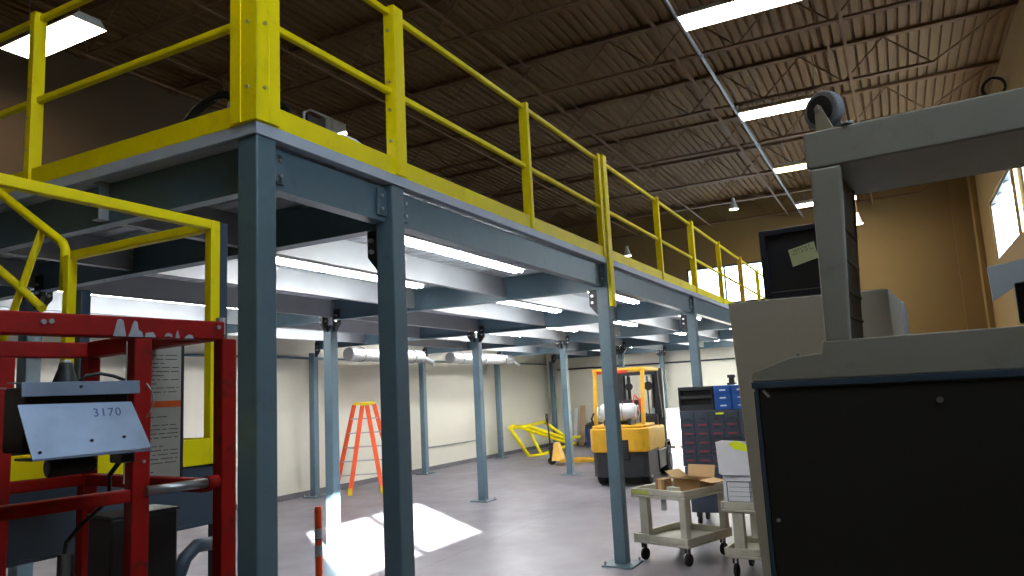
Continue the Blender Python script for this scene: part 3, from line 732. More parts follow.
# base sill with sloped left end
MB().prism([(.204, 1.727), (.204, 1.748), (.198, 1.755), (.1, 1.79), (.014, 1.797), (.008, 1.829), (XRr, 1.831), (XRr, 1.727)], 'y', -.55, 0).build('sill', M_mach, o, bevel=.004, local=True)
MBx('blue_trim', (XRr, -.01, 1.709), (.206, .004, 1.727), M_bluetrim, .002)
MBx('front_panel', (XRr, -.02, .12), (.190, -.002, 1.705), M_blackpanel, .004)
MBx('panel_edge', (.190, -.03, .1), (.199, .002, 1.709), M_bluetrim, .001)
MBx('panel_side', (.199, -.05, .1), (.207, -.02, 1.70), M_black, .001)
MBx('base', (XRr, -.55, 0), (.19, -.03, .12), M_dark)
MBx('rear_body', (XRr, -.55, .12), (.19, -.022, 1.725), M_mach)
MB().disc((-.251, .004, 1.661), .008, .014, 'y').build('knob', M_steel, o, bevel=.002, local=True)
MB().disc((.168, .003, 1.353), .005, .01, 'y').build('knob', M_steel, o, bevel=.001, local=True)
q = MB().prism([(.158, 1.686), (.165, 1.684), (.180, 1.702), (.173, 1.705)], 'y', -.001, .0006).build('tape_scrap', M_placard, o, local=True)
# upright: front face plate + hollow inner side with ribs
MB().prism([(.0, 1.825), (-.062, 1.825), (-.088, 2.304), (-.008, 2.304)], 'y', -.03, 0).build('upright_face', M_mach, o, bevel=.006, local=True)
MB().box((-.02, -.34, 1.825), (-.006, -.03, 2.304)).build('upright_outer_side', M_mach, o, bevel=.002, local=True)
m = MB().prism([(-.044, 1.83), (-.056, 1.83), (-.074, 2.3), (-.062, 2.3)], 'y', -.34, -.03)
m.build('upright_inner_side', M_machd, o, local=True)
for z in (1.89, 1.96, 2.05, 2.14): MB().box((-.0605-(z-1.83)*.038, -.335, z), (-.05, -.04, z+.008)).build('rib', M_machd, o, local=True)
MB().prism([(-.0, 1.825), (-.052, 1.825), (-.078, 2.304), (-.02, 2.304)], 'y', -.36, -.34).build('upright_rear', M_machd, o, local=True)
# right upright (out of frame) and top beam
MB().prism([(XRr+.1, 1.825), (XRr, 1.825), (XRr, 2.304), (XRr+.1, 2.304)], 'y', -.36, 0).build('upright_face', M_mach, o, bevel=.006, local=True)
MB().prism([(XRr, 2.305), (XRr, 2.411), (-.003, 2.411), (-.0, 2.405), (-.0, 2.312), (-.008, 2.305)], 'y', -.42, 0).build('top_beam', M_mach, o, bevel=.006, local=True)
MBx('sill_bolt', (.078, -.06, 1.79), (.088, -.05, 1.803), M_steel, .002)
# caster on top
c = thing('caster_wheel', 'grey caster wheel sitting upside down on the corner of the machine top beam', 'caster', (2.222, .115, 2.411), 58)
MB().disc((0, 0, .072), .056, .036, 'y', 32).build('wheel', mat('grey_caster_rubber', (128, 130, 138), .55), c, bevel=.007, local=True)
MB().disc((0, .019, .072), .041, .008, 'y', 24).build('hub', M_dark, c, bevel=.002, local=True)
for y in (.027, -.031): MB().prism([(-.045, .001), (.012, .001), (.008, .08), (-.002, .086), (-.011, .078)], 'y', y, y+.004).build('fork', M_cart, c, bevel=.001, local=True)
MB().box((-.09, -.034, .0005), (.02, .034, .005)).disc((-.07, .0, .009), .016, .012, 'z', 14).build('mount_plate', M_steel, c, bevel=.002, local=True)
MB().tube([(0, -.036, .072), (0, .036, .072)], .007, 8).build('axle', M_bolt, c, local=True)
# light grey cabinet behind and left
c = thing('control_cabinet', 'light grey steel cabinet standing behind the black front panel, screen on top', 'cabinet', MP, 85.7)
MB().prism([(.342, 0.02), (.410, 2.019), (-.12, 2.012), (-.12, 0.02)], 'y', -1.05, -.58).build('body', M_cab, c, bevel=.004, local=True)
MB().box((-.1, -1.03, 0), (.32, -.6, .02)).build('plinth', M_dark, c, local=True)
# monitor with note
c = thing('computer_monitor', 'black framed screen with a pale green note, standing on the light grey cabinet', 'monitor', MP, 85.7)
y1 = -.60; a, b, z0, z1 = .282, .0, 2.022, 2.272
m = MB()
m.prism([(a, z0), (a, z1), (a-.022, z1-.022), (a-.022, z0+.022)], 'y', y1-.03, y1).prism([(a, z1), (b, z1), (b+.022, z1-.022), (a-.022, z1-.022)], 'y', y1-.03, y1)
m.prism([(b, z1), (b, z0), (b+.022, z0+.022), (b+.022, z1-.022)], 'y', y1-.03, y1).prism([(b, z0), (a, z0), (a-.022, z0+.022), (b+.022, z0+.022)], 'y', y1-.03, y1)
m.build('bezel', mat('navy_black_plastic', (30, 32, 46), .45), c, bevel=.003, local=True)
MB().box((b+.02, y1-.02, z0+.02), (a-.02, y1-.015, z1-.02)).build('screen', M_screen, c, local=True)
MB().box((b, y1-.14, z0), (a, y1-.03, z1)).build('back_shell', M_black, c, bevel=.01, local=True)
c2 = thing('sticky_note', 'tilted pale green paper note with two handwritten lines on the dark screen', 'note', MP, 85.7)
nt = MB().prism([(.187, 2.190), (.098, 2.210), (.088, 2.150), (.176, 2.128)], 'y', y1-.014, y1-.012).build('paper', M_note, c2, local=True)
m = MB(); rnd = random.Random(5)
for r_, (xa, za, xb, zb) in enumerate(((.168, 2.181, .112, 2.194), (.172, 2.169, .102, 2.184))):
    x = xa
    while x > xb:
        t_ = (xa-x)/(xa-xb); z = za+(zb-za)*t_; k = rnd.choice((0, 1, 2, 3))
        if k == 0: m.bar((x, y1-.0115, z), (x-.003, y1-.0115, z+.008), .0012, .001); m.bar((x-.003, y1-.0115, z+.008), (x-.005, y1-.0115, z), .0012, .001)
        elif k == 1: m.bar((x, y1-.0115, z), (x, y1-.0115, z+.007), .0012, .001); m.bar((x, y1-.0115, z+.007), (x-.004, y1-.0115, z+.007), .0012, .001)
        elif k == 2: m.torus((x-.002, y1-.0115, z+.003), .0024, .0007, (0, 1, 0), 8, 4)
        else: m.bar((x, y1-.0115, z+.007), (x-.004, y1-.0115, z), .0012, .001)
        x -= .0072
m.build('handwriting', M_ink, nt, local=True)
# second dark screen at the right edge and grey cabinets seen through the frame
c = thing('computer_monitor', 'dark screen edge at the right border beyond the grey sill', 'monitor', MP, 85.7)
MB().box((-.76, -.33, 1.85), (-.452, -.3, 1.962)).build('bezel', MATS['navy_black_plastic'], c, bevel=.005, local=True)
MB().box((-.75, -.3, 1.86), (-.465, -.298, 1.952)).build('screen', M_screen, c, local=True)
MB().box((-.68, -.4, 1.831), (-.54, -.25, 1.838)).box((-.62, -.345, 1.838), (-.6, -.325, 1.86)).build('foot', M_dark, c, local=True)

def cabinet(name, label, loc, rz, w, d, h, m, doors=2, cat='cabinet'):
    c = thing(name, label, cat, loc, rz)
    MB().box((0, 0, .06), (d, w, h)).build('body', m, c, bevel=.008, local=True)
    MB().box((.03, .03, 0), (d-.03, w-.03, .06)).build('plinth', M_dark, c, local=True)
    for i in range(doors):
        a = w*i/doors+.01; b = w*(i+1)/doors-.01
        dd = MB().box((-.018, a, .1), (-.001, b, h-.04)).build('door', m, c, bevel=.003, local=True)
        yy = b-.05 if i == 0 else a+.05
        MB().box((-.04, yy-.01, h*.5), (-.018, yy+.01, h*.5+.12)).build('handle', M_dark, dd, bevel=.003, local=True)
    return c
cabinet('steel_cabinet', 'lower pale blue cabinet peeking out right of the light grey cabinet', (4.0, -.045, 0), -2, .42, .5, 2.075, M_cabb, 1)
c = thing('machine_guard', 'pale blue machine guard panel below the right-hand window', 'machine guard', (4.13, -.8, 0), 0)
MB().prism([(-1.15, 2.32), (-.412, 2.211), (-.418, 2.045), (-.55, 2.133), (-1.15, 2.16)], 'x', 4.13, 4.16).build('panel', M_cabb, c, bevel=.003)
MB().box((4.162, -1.14, 0), (4.2, -1.1, 2.25)).box((4.162, -.86, 0), (4.2, -.82, 2.2)).box((4.162, -1.2, 0), (4.5, -.76, .02)).build('post', M_cabb, c, bevel=.003)

# ------------------------------------------------------------------ carts
def cart(name, label, loc, rz, L_, W_, H, group=None):
    c = thing(name, label, 'cart', loc, rz)
    def tray(z, nm, h=.09):
        m = MB(); w = .03
        m.box((0, 0, z-h), (L_, W_, z-h+.025))
        m.box((0, 0, z-h+.025), (L_, w, z)).box((0, W_-w, z-h+.025), (L_, W_, z)).box((0, w, z-h+.025), (w, W_-w, z)).box((L_-w, w, z-h+.025), (L_, W_-w, z))
        return m.build(nm, M_cart, c, bevel=.008, local=True)
    tray(H, 'top_tray'); tray(.27, 'bottom_tray')
    for x in (.015, L_-.085):
        for y, y2 in ((.015, .09), (W_-.19, W_-.09)):
            MB().box((x, y, .25), (x+.07, y2, H-.085)).build('leg', M_cart, c, bevel=.008, local=True)
    for x in (.08, L_-.08):
        for y in (.07, W_-.07):
            q = MB().box((x-.02, y-.022, .12), (x+.02, y-.016, .18)).box((x-.02, y+.016, .12), (x+.02, y+.022, .18)).box((x-.02, y-.022, .17), (x+.02, y+.022, .18)).build('caster', M_dark, c, local=True)
            MB().disc((x+.01, y, .06), .06, .03, 'y').build('wheel', M_rubber, q, bevel=.005, local=True)
    return c
c = cart('utility_cart', 'beige two-shelf plastic cart with cardboard boxes, behind the yellow-strip column', (7.23, 1.98, 0), -20, .78, .66, .715)
MB().box((-.003, .42, .66), (-.001, .64, .70)).build('label_strip', mat('yellow_green_label', (196, 200, 96), .7), c, local=True)
o = MB().tube([(7.46, 2.26, .5), (7.46, 2.26, .625)], .028, 12).build('paper_cup', M_paper, smooth=True, bevel=.002); tag(o, 'small white cylinder tucked under the front rim of the beige cart tray', 'cup')
ca = R(-20)
def cp(x, y, z): return (7.23+x*math.cos(ca)-y*math.sin(ca), 1.98+x*math.sin(ca)+y*math.cos(ca), z)
def openbox(label, loc, rz, L_, W_, H, name='cardboard_box', flaps=True):
    c = thing(name, label, 'cardboard box', loc, rz)
    m = MB(); w = .005
    m.box((0,0,0),(L_,W_,w)).box((0,0,w),(w,W_,H)).box((L_-w,0,w),(L_,W_,H)).box((w,0,w),(L_-w,w,H)).box((w,W_-w,w),(L_-w,W_,H))
    m.build('box_body', M_card, c, local=True)
    if flaps:
        for pts in ([(L_, 0, H), (L_, W_, H), (L_+.03, W_, H+.12), (L_+.03, 0, H+.12)], [(0, 0, H), (0, W_, H), (-.12, W_, H+.03), (-.12, 0, H+.03)],
                    [(0, 0, H), (L_, 0, H), (L_, -.14, H-.02), (0, -.14, H-.02)], [(0, W_, H), (L_, W_, H), (L_, W_+.10, H+.07), (0, W_+.10, H+.07)]):
            nn = (Vector(pts[1])-Vector(pts[0])).cross(Vector(pts[2])-Vector(pts[1])).normalized()*.004
            MB().add(pts+[tuple(Vector(p)+nn) for p in pts], [(0,1,2,3),(7,6,5,4),(0,4,5,1),(1,5,6,2),(2,6,7,3),(3,7,4,0)]).build('flap', M_cardl, c, local=True)
    return c
openbox('open cardboard box with flaps spread, on the top tray of the beige cart', cp(.35, .05, .652), -20, .26, .32, .13)
c = thing('cardboard_box', 'small closed brown cardboard box standing left of the open box on the cart', 'cardboard box', cp(.06, .27, .652), -20)
MB().box((0, 0, 0), (.12, .11, .16)).build('box_body', M_card, c, bevel=.003, local=True)
MB().box((-.001, .035, .02), (0, .075, .16)).build('packing_tape', M_cardl, c, local=True)
c = thing('outlet_box', 'small grey device box with two round holes in front of the open cardboard box', 'electrical box', cp(.05, .11, .652), -20)
MB().box((0, 0, 0), (.05, .13, .09)).build('box_body', M_cart, c, bevel=.004, local=True)
m = MB()
for yy in (.04, .09): m.disc((-.001, yy, .05), .014, .004, 'x', 12)
m.build('socket_hole', M_dark, c, local=True)

c = cart('utility_cart', 'beige cart holding the white paper box, half hidden by the grey cabinet', (6.9, .93, 0), -6, .62, .66, .67)
c = thing('document_box', 'white document box with a framed label window, on the second cart', 'paper box', (6.95, 1.19, .607), -6)
MB().box((0, 0, 0), (.32, .36, .30)).build('box_body', M_paper, c, bevel=.004, local=True)
m = MB()
m.box((-.004, .02, .06), (0, .33, .068)).box((-.004, .02, .235), (0, .33, .243)).box((-.004, .322, .068), (0, .33, .235)).box((-.004, .12, .068), (0, .126, .235))
for z in (.11, .15, .19): m.box((-.002, .03, z), (0, .31, z+.003))
m.build('label_frame', M_bluetrim, c, local=True)
c = thing('paper_sheets', 'white paper sheets draped over the document box with a neon yellow note', 'paper', (6.93, 1.19, .9), -6)
MB().prism([(.01, .91), (.38, .92), (.39, 1.2), (.33, 1.215), (.02, 1.2)], 'x', -.012, -.006).box((-.01, .02, .908), (.3, .37, .914)).build('sheet', M_paper, c, local=True)
for o_ in c.children:
    for v in o_.data.vertices: v.co.z -= .9
q = MB().add([(-.014, .06, .26), (-.014, .2, .31), (-.014, .28, .285), (-.014, .22, .235), (-.014, .12, .215), (-.0125, .06, .26), (-.0125, .2, .31), (-.0125, .28, .285), (-.0125, .22, .235), (-.0125, .12, .215)],
             [(0,1,2,3,4),(9,8,7,6,5),(0,5,6,1),(1,6,7,2),(2,7,8,3),(3,8,9,4),(4,9,5,0)]).build('neon_note', M_neon, c, local=True)

# drawer cabinets on dark work cart
c = thing('work_cart', 'dark grey steel work cart carrying the drawer cabinets', 'cart', (9.4, 1.6, 0), 0)
MB().box((9.42, 1.62, .16), (9.95, 2.5, .52)).build('body', M_bin, c, bevel=.006)
MB().box((9.36, 1.6, .52), (10.0, 2.53, .72)).build('top_tray', M_bin, c, bevel=.006)
for x in (9.48, 9.88):
    for y in (1.7, 2.42):
        q = MB().box((x-.03, y-.03, .1), (x+.03, y+.03, .16)).build('caster', M_dark, c)
        MB().disc((x+.01, y, .06), .06, .035, 'y').build('wheel', M_rubber, q, bevel=.005)
c = thing('drawer_cabinet', 'dark blue-grey small-parts drawer cabinet with red labels on the work cart', 'drawer cabinet', (9.4, 2.1, .72), 0)
MB().box((9.42, 1.62, .72), (9.72, 2.56, 1.40)).build('body', M_bin, c, bevel=.006)
for r_ in range(6):
    for q_ in range(5):
        y = 1.64+q_*.182; z = .735+r_*.109
        d = MB().box((9.405, y+.006, z+.005), (9.42, y+.176, z+.102)).build('drawer', M_bin, c, bevel=.004)
        if r_ < 5: MB().box((9.4025, y+.035, z+.05), (9.405, y+.145, z+.066)).build('label', M_binr if r_ != 5 else M_blue2, d)
        MB().box((9.39, y+.06, z+.02), (9.405, y+.12, z+.032)).build('pull', M_dark, d)
MB().box((9.404, 2.0, 1.35), (9.406, 2.1, 1.37)).build('yellow_label', M_neon, c)
c = thing('tool_box', 'black plastic organizer with two slots on top of the drawer cabinet', 'organizer', (9.45, 2.3, 1.4), 0)
MB().box((9.5, 2.125, 1.402), (9.72, 2.56, 1.70)).box((9.44, 2.125, 1.402), (9.5, 2.56, 1.47)).box((9.44, 2.125, 1.655), (9.5, 2.56, 1.70)).box((9.44, 2.125, 1.55), (9.5, 2.56, 1.585)).box((9.44, 2.54, 1.47), (9.5, 2.56, 1.655)).box((9.44, 2.125, 1.47), (9.5, 2.145, 1.655)).build('shell', M_dark, c, bevel=.004)
m = MB().box((9.485, 2.145, 1.585), (9.5, 2.54, 1.655)).box((9.485, 2.145, 1.47), (9.5, 2.54, 1.55)); m.build('slot_back', M_rubber, c)
c = thing('tool_box', 'bright blue drawer organizer on top of the drawer cabinet, right of the black one', 'organizer', (9.45, 1.9, 1.4), 0)
MB().box((9.46, 1.68, 1.402), (9.72, 2.115, 1.70)).build('shell', M_blue2, c, bevel=.004)
for i in range(3):
    for k in range(2):
        d = MB().box((9.445, 1.69+k*.215, 1.41+i*.095), (9.46, 1.885+k*.215, 1.495+i*.095)).build('drawer', M_blue2, c, bevel=.005)
        MB().box((9.44, 1.75+k*.215, 1.445+i*.095), (9.445, 1.825+k*.215, 1.462+i*.095)).build('label', M_paper, d)
c = thing('bench_vise', 'small dark vise on top of the blue organizer beside the cabinet edge', 'vise', (9.6, 1.92, 1.7), 0)
MB().box((9.55, 1.86, 1.702), (9.67, 1.96, 1.73)).box((9.58, 1.88, 1.73), (9.64, 1.94, 1.80)).build('body', M_dark, c, bevel=.005)
MB().box((9.55, 1.87, 1.79), (9.67, 1.95, 1.83)).build('jaw', M_dark, c, bevel=.004)

# ------------------------------------------------------------------ forklift (rear towards the camera, heading +X)
c = thing('forklift', 'yellow and dark grey counterbalance forklift with gas tank seen from behind', 'forklift', (12.75, 4.62, 0), 6)
def FB(name, mb, m, par=None, **k): return mb.build(name, m, par or c, local=True, **k)
# counterweight: rounded rear, yellow above, dark below
cw = [(.0, -.30), (.05, -.46), (.18, -.54), (1.0, -.55), (1.0, .55), (.18, .54), (.05, .46), (.0, .30)]
FB('counterweight', MB().prism(cw, 'z', .60, 1.02), M_yelo, bevel=.03, seg=3)
lip = [(.03, -.28), (.1, -.43), (.2, -.5), (.95, -.51), (.95, .51), (.2, .5), (.1, .43), (.03, .28)]
FB('counterweight_top', MB().prism(lip, 'z', 1.02, 1.07), M_yelo, bevel=.02)
low = [(.06, -.28), (.1, -.42), (.2, -.5), (1.0, -.52), (1.0, .52), (.2, .5), (.1, .42), (.06, .28)]
FB('lower_frame', MB().prism(low, 'z', .16, .60), M_dark, bevel=.02)
FB('radiator_opening', MB().box((-.006, -.2, .46), (.05, .2, .82)), M_rubber, bevel=.01)
m = MB()
for i in range(6): m.box((-.012, -.18, .5+i*.05), (-.005, .18, .515+i*.05))
FB('grille', m, M_dark)
FB('side_body', MB().box((1.0, -.54, .55), (1.75, .54, .98)), M_yelo, bevel=.03)
FB('side_skirt', MB().box((1.0, -.54, .2), (1.95, .54, .55)), M_dark, bevel=.02)
FB('floor_plate', MB().box((1.3, -.5, .38), (2.1, .5, .44)), M_dark)
FB('seat', MB().prism([(1.0, .98), (1.0, 1.5), (1.08, 1.5), (1.16, 1.1), (1.5, 1.08), (1.5, .98)], 'y', -.24, .24), M_black, bevel=.03)
FB('dashboard', MB().prism([(1.85, .44), (1.78, 1.15), (1.95, 1.2), (2.05, .44)], 'y', -.4, .4), M_dark, bevel=.02)
FB('steering_wheel', MB().torus((1.68, 0, 1.28), .17, .014, (-.6, 0, 1), 20, 6).tube([(1.68, 0, 1.28), (1.85, 0, 1.12)], .02, 8), M_black, smooth=True)
# overhead guard
for s in (-1, 1):
    FB('guard_leg', MB().bar((.26, s*.44, 1.06), (.44, s*.45, 2.06), .055, .07, (0, 1, 0)), M_yelo, bevel=.01)
    FB('front_guard_leg', MB().bar((1.98, s*.45, 1.1), (1.72, s*.45, 2.06), .05, .06, (0, 1, 0)), M_dark, bevel=.01)
m = MB().box((.4, -.5, 2.04), (.48, .5, 2.10)).box((1.68, -.5, 2.04), (1.76, .5, 2.10)).box((.48, -.5, 2.04), (1.68, -.44, 2.10)).box((.48, .44, 2.04), (1.68, .5, 2.10))
for i in range(6): m.box((.48, -.36+i*.14, 2.055), (1.68, -.33+i*.14, 2.085))
FB('overhead_guard', m, M_yelo, bevel=.008)
for y_, l_ in ((.36, .08), (-.06, .22)):
    FB('tail_light', MB().box((.375, y_-l_/2, 2.0), (.4, y_+l_/2, 2.06)), mat('red_lamp_lens', (178, 40, 20), .35), bevel=.008)
# gas tank across the rear
def cyl_y(y0, y1, r, x, z): return MB().tube([(x, y0, z), (x, y0+.015, z), (x, y0+.05, z), (x, y1-.05, z), (x, y1-.015, z), (x, y1, z)], [r*.55, r*.85, r, r, r*.85, r*.55], 20)
FB('gas_tank', cyl_y(-.33, .33, .155, .24, 1.30), M_tank, smooth=True)
FB('tank_collar', MB().torus((.24, .37, 1.30), .1, .012, (0, 1, 0), 20, 6), M_tank, smooth=True)
FB('tank_foot', MB().torus((.24, -.36, 1.30), .11, .012, (0, 1, 0), 20, 6), M_tank, smooth=True)
FB('tank_cradle', MB().box((.1, -.25, 1.07), (.38, -.2, 1.17)).box((.1, .2, 1.07), (.38, .25, 1.17)).tube([(.24, .46, 1.3), (.2, .5, 1.2), (.25, .48, 1.05)], .02, 8), M_dark, bevel=.005)
FB('tank_strap', MB().torus((.24, -.1, 1.30), .158, .006, (0, 1, 0), 24, 5).torus((.24, .12, 1.30), .158, .006, (0, 1, 0), 24, 5), M_dark)
FB('exhaust_box', MB().box((.5, -.25, 1.07), (.9, .25, 1.2)), M_dark, bevel=.02)
FB('fire_extinguisher', MB().tube([(.62, -.36, 1.25), (.62, -.36, 1.28), (.62, -.36, 1.5), (.62, -.36, 1.54)], [.04, .055, .055, .02], 12), mat('red_cylinder', (190, 35, 15), .35), smooth=True)
FB('hose_bundle', MB().tube([(.7, -.3, 1.5), (.66, -.22, 1.6), (.6, -.2, 1.45), (.66, -.28, 1.3)], .015, 8), M_orange, smooth=True)
# mast
for s in (-1, 1):
    FB('mast_rail', MB().box((2.2, s*.40-.08, .1), (2.36, s*.40+.08, 2.1)), M_dark, bevel=.006)
    FB('inner_mast_rail', MB().box((2.3, s*.27-.045, .12), (2.42, s*.27+.045, 2.06)), M_black, bevel=.005)
    FB('lift_cylinder', MB().tube([(2.16, s*.26, .2), (2.16, s*.26, 1.3)], .035, 12).tube([(2.16, s*.26, 1.3), (2.16, s*.26, 1.98)], .02, 12), M_steel, smooth=True)
    FB('lift_chain', MB().box((2.15, s*.18-.012, .5), (2.17, s*.18+.012, 1.95)), M_dark)
    FB('tilt_cylinder', MB().tube([(1.7, s*.3, .6), (2.2, s*.33, .9)], .03, 8), M_dark)
FB('mast_crossbar', MB().box((2.2, -.4, 1.98), (2.34, .4, 2.07)).box((2.2, -.4, 1.0), (2.3, .4, 1.07)).box((2.2, -.4, .2), (2.34, .4, .3)), M_dark, bevel=.006)
FB('hose_reel', MB().disc((2.14, -.2, 1.75), .09, .05, 'x', 18), M_black, bevel=.006)
FB('hose_reel', MB().disc((2.14, .2, 1.75), .08, .05, 'x', 18), M_black, bevel=.006)
FB('carriage', MB().box((2.42, -.5, .12), (2.47, .5, .2)).box((2.42, -.5, .45), (2.47, .5, .55)).box((2.42, -.5, .2), (2.47, -.44, .45)).box((2.42, .44, .2), (2.47, .5, .45)), M_black, bevel=.005)
for y_ in (-.42, -.32, -.18, -.06, .06, .18, .32, .42):
    FB('backrest_bar', MB().box((2.44, y_-.012, .55), (2.47, y_+.012, 1.2)), M_black)
for y_ in (-.25, .25):
    FB('fork', MB().prism([(2.47, .55), (2.51, .55), (2.51, .1), (3.5, .06), (3.5, .05), (2.47, .05)], 'y', y_-.05, y_+.05), M_dark, bevel=.003)
for s in (-1, 1):
    w = FB('front_wheel', MB().disc((1.98, s*.46, .29), .29, .2, 'y', 28), M_rubber, bevel=.03)
    FB('wheel_rim', MB().disc((1.98, s*.565, .29), .15, .02, 'y', 20), M_dark, w, bevel=.005)
    FB('fender', MB().prism([(1.62, .55), (1.66, .64), (1.82, .68), (2.14, .68), (2.28, .5), (2.24, .48), (2.1, .63), (1.84, .63), (1.7, .58)], 'y', s*.46-.1, s*.46+.1), M_dark, bevel=.004)
    w = FB('rear_wheel', MB().disc((.45, s*.40, .22), .22, .16, 'y', 28), M_rubber, bevel=.025)
    FB('wheel_rim', MB().disc((.45, s*.485, .22), .11, .02, 'y', 20), M_steel, w, bevel=.004)
FB('tow_pin', MB().tube([(-.01, 0, .34), (-.01, 0, .46)], .02, 8), M_steel)

# ------------------------------------------------------------------ pallet jack
c = thing('pallet_jack', 'yellow hand pallet jack with black loop handle, forks pointing at the forklift', 'pallet jack', (16.6, 7.55, 0), -78)
def PB(name, mb, m, par=None, **k): return mb.build(name, m, par or c, local=True, **k)
for y_ in (-.2, .2):
    PB('fork', MB().prism([(.1, .06), (.1, .13), (1.2, .13), (1.27, .08), (1.27, .06)], 'y', y_-.08, y_+.08), M_yelo, bevel=.008)
    PB('load_roller', MB().disc((1.1, y_, .04), .04, .07, 'y', 14), M_rubber)
PB('housing', MB().add([(-.1, -.25, .1), (.14, -.25, .1), (.14, .25, .1), (-.1, .25, .1), (-.06, -.09, .52), (.06, -.09, .52), (.06, .09, .52), (-.06, .09, .52)], [(0,3,2,1),(4,5,6,7),(0,1,5,4),(1,2,6,5),(2,3,7,6),(3,0,4,7)]), mat('light_amber_paint', (240, 190, 84), .5), bevel=.015)
PB('pump', MB().tube([(-.14, 0, .1), (-.14, 0, .42)], .06, 14).tube([(-.14, 0, .42), (-.14, 0, .5)], .03, 10), M_dark, bevel=.004)
for s in (-1, 1): PB('steer_wheel', MB().disc((-.14, s*.06, .09), .09, .05, 'y', 20), M_rubber, bevel=.008)
PB('handle_shaft', MB().tube([(-.16, 0, .4), (-.2, 0, .98)], .02, 10), M_black, smooth=True)
PB('handle_loop', MB().tube([(-.2, 0, .97), (-.205, .06, 1.03), (-.21, .085, 1.12), (-.212, .07, 1.19), (-.214, 0, 1.2), (-.212, -.07, 1.19), (-.21, -.085, 1.12), (-.205, -.06, 1.03), (-.2, 0, .97)], .016, 8), M_black, smooth=True)

# ------------------------------------------------------------------ yellow rail frame lying by the wall
c = thing('rail_section', 'yellow welded stair rail frame lying on the floor by the side wall', 'rail frame', (19.5, 9.3, 0), 0)
pts = {'a': (18.0, 9.55, .82), 'b': (18.55, 9.3, .02), 'c': (20.6, 9.75, .85), 'd': (21.35, 9.1, .1), 'e': (19.1, 9.6, .80), 'f': (18.95, 9.1, .02), 'g': (20.2, 9.2, .3), 'h': (20.4, 8.7, .35)}
def YT(name, *ks, r=.03): MB().tube([pts[k] if isinstance(k, str) else k for k in ks], r*1.4, 8).build(name, M_yel, c, smooth=True)
YT('top_rail', 'a', 'e', 'c', r=.035); YT('end_post', 'a', 'b', r=.035); YT('end_post', 'c', 'd', r=.035); YT('inner_post', 'e', 'f', r=.03)
YT('bottom_rail', 'b', 'f', (20.6, 8.9, .16), 'd', r=.03); YT('sloped_rail', 'e', (20.3, 9.15, .42), 'd', r=.04); YT('sloped_rail', (18.6, 9.5, .78), (20.2, 9.0, .28), 'd', r=.03)
MB().bar((18.0, 9.55, .82), (18.3, 9.6, .86), .1, .08).build('end_plate', M_yel, c)
MB().bar((20.9, 8.95, .32), (21.4, 9.0, .34), .16, .05).build('end_plate', M_yel, c)

# ------------------------------------------------------------------ step ladder
c = thing('step_ladder', 'orange fiberglass step ladder with yellow top cap standing open by the cream wall', 'ladder', (11.38, 9.17, 0), 38.5)
H = 1.72
def rail_(p, q, nm):
    MB().bar(p, q, .035, .085, (0, 1, 0)).build(nm, M_orange, c, bevel=.004, local=True)
near = [((0, .29, .03), (.24, .03, H-.05)), ((.0, -.31, .03), (.24, -.05, H-.05))]
far = [((.78, .58, .03), (.34, .19, H-.05)), ((.78, -.58, .03), (.34, -.19, H-.05))]
for p, q in near: rail_(p, q, 'front_rail')
for p, q in far: rail_(p, q, 'rear_rail')
MB().box((.2, -.21, H-.055), (.4, .21, H)).box((.17, -.09, H-.075), (.3, .07, H-.005)).build('top_cap', M_ladcap, c, bevel=.012, local=True)
def at_(pr, t_): return Vector(pr[0]).lerp(Vector(pr[1]), t_)
for i in range(1, 6):
    t_ = i/6; p, q = at_(far[0], t_), at_(far[1], t_)
    MB().box((p.x-.03, q.y, p.z-.012), (p.x+.05, p.y, p.z+.012)).build('step', M_steel, c, bevel=.002, local=True)
for pr in near+far:
    x, y, z = pr[0]; MB().box((x-.045, y-.04, 0), (x+.045, y+.04, .13)).build('foot', M_ladcap, c, bevel=.006, local=True)
for k in (0, 1):
    MB().bar(at_(near[k], .5), at_(far[k], .5), .012, .02).build('spreader', M_steel, c, local=True)

# ------------------------------------------------------------------ orange delineator post
c = thing('delineator_post', 'slim orange marker post with silver bands between the first two columns', 'marker post', (4.2, 3.82, 0), 0)
MB().tube([(4.2, 3.82, .03), (4.2, 3.82, .98), (4.2, 3.82, 1.0)], [.026, .026, .02], 16).build('post', M_orangep, c, smooth=False)
for z in (.775, .66): MB().tube([(4.2, 3.82, z), (4.2, 3.82, z+.073)], .028, 16).build('silver_band', M_refl, c)
MB().tube([(4.2, 3.82, .77), (4.2, 3.82, .778)], .029, 16).build('dark_ring', M_bluetrim, c)
MB().tube([(4.2, 3.82, 0), (4.2, 3.82, .02), (4.2, 3.82, .04)], [.15, .145, .06], 20).build('base', M_rubber, c)

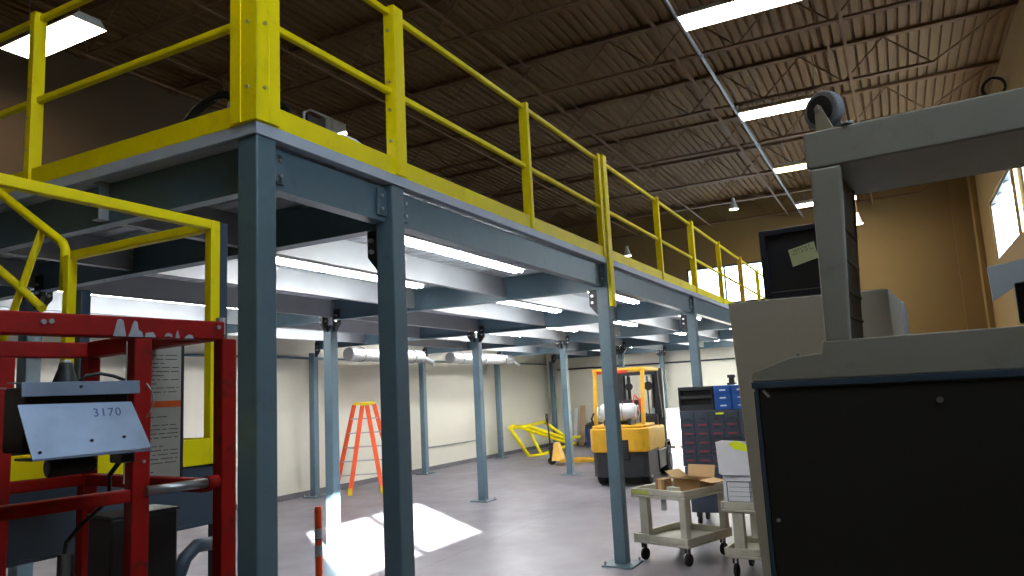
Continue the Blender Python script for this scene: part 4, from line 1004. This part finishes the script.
# ------------------------------------------------------------------ white wrapped load, planks, bin at the far wall
c = thing('wrapped_load', 'sunlit white plastic-wrapped load on a pallet beyond the forklift', 'wrapped load', (20.6, 5.6, 0), 0)
import bmesh
def blob(name, cx, cy, cz, sx, sy, sz, m, par, sq=4.0, amp=.03, seed=1):
    mb = MB(); nu, nv = 28, 16; rn = random.Random(seed); ph = [rn.random()*6 for _ in range(6)]
    for j in range(nv+1):
        v = -math.pi/2+math.pi*j/nv
        for i in range(nu):
            u = 2*math.pi*i/nu
            f = lambda w: math.copysign(abs(w)**(2/sq), w)
            k = 1+amp*(math.sin(3*u+ph[0])*math.cos(2*v+ph[1])+math.sin(7*u+ph[2]+3*v))
            mb.v.append((cx+sx*f(math.cos(u))*f(math.cos(v))*k, cy+sy*f(math.sin(u))*f(math.cos(v))*k, cz+sz*f(math.sin(v))*k))
    for j in range(nv):
        for i in range(nu):
            mb.f.append((j*nu+i, j*nu+(i+1) % nu, (j+1)*nu+(i+1) % nu, (j+1)*nu+i))
    return mb.build(name, m, par, smooth=True)
blob('plastic_wrap', 21.0, 5.75, .60, .55, .75, .50, M_film, c, 3.2, .02)
m = MB()
for y in (4.95, 5.5, 6.05): m.box((20.5, y+.15, .0), (21.5, y+.25, .1))
for i in range(6): m.box((20.5+i*.18, 5.05, .1), (20.6+i*.18, 6.4, .12))
m.build('pallet', M_wood, c)
for k, (y, h, w_, lab) in enumerate(((9.1, 1.25, .16, 'narrow plywood board leaning on the far wall near the corner'), (9.33, 1.18, .1, 'pale thin board leaning on the far wall left of the plywood one'))):
    o = MB().add([(21.85, y-w_/2, 0), (21.87, y-w_/2, 0), (21.87, y+w_/2, 0), (21.85, y+w_/2, 0), (22.15, y-w_/2, h), (22.17, y-w_/2, h), (22.17, y+w_/2, h), (22.15, y+w_/2, h)],
             [(0,3,2,1),(4,5,6,7),(0,1,5,4),(1,2,6,5),(2,3,7,6),(3,0,4,7)]).build('wooden_board', M_wood if k == 0 else M_paper); tag(o, lab, 'board', 'boards leaning on the far wall')
c = thing('waste_bin', 'dark blue bin with a black lid and bag between the boards and the forklift', 'bin', (21.6, 8.45, 0), 0)
MB().prism([(8.25, 0), (8.7, 0), (8.75, .62), (8.2, .62)], 'x', 21.35, 21.8).build('body', mat('dark_blue_plastic', (30, 52, 110), .5), c, bevel=.02)
blob('bag', 21.57, 8.48, .66, .27, .3, .1, M_black, c, 2.4, .05, 4)
c = thing('wall_box', 'dark electrical box fixed high on the side wall beside the corner column', 'electrical box', (9.9, 10.2, 2.3), 0)
MB().box((9.75, 10.17, 2.2), (9.98, 10.299, 2.75)).build('body', M_dark, c, bevel=.006)
MB().tube([(9.87, 10.24, 2.75), (9.87, 10.24, 3.0)], .015, 8).build('conduit', M_dark, c)

# ------------------------------------------------------------------ daylight
w = bpy.data.worlds.new('sky'); SC.world = w; w.use_nodes = True
bg = w.node_tree.nodes['Background']; bg.inputs['Color'].default_value = (.72, .86, 1, 1); bg.inputs['Strength'].default_value = 12.0
sl_ = bpy.data.lights.new('sun', 'SUN'); sl_.energy = 130; sl_.angle = R(.5); sl_.color = (1, .97, .92)
so = bpy.data.objects.new('sun', sl_); COL.objects.link(so)
so.rotation_euler = Vector((.65, .76, -.42)).to_track_quat('-Z', 'Y').to_euler(); so.location = (-8, -12, 9)
SC.cycles.max_bounces = 8; SC.cycles.diffuse_bounces = 5; SC.cycles.glossy_bounces = 3; SC.cycles.transparent_max_bounces = 8
SC.cycles.sample_clamp_indirect = 6; SC.cycles.caustics_reflective = False; SC.cycles.caustics_refractive = False
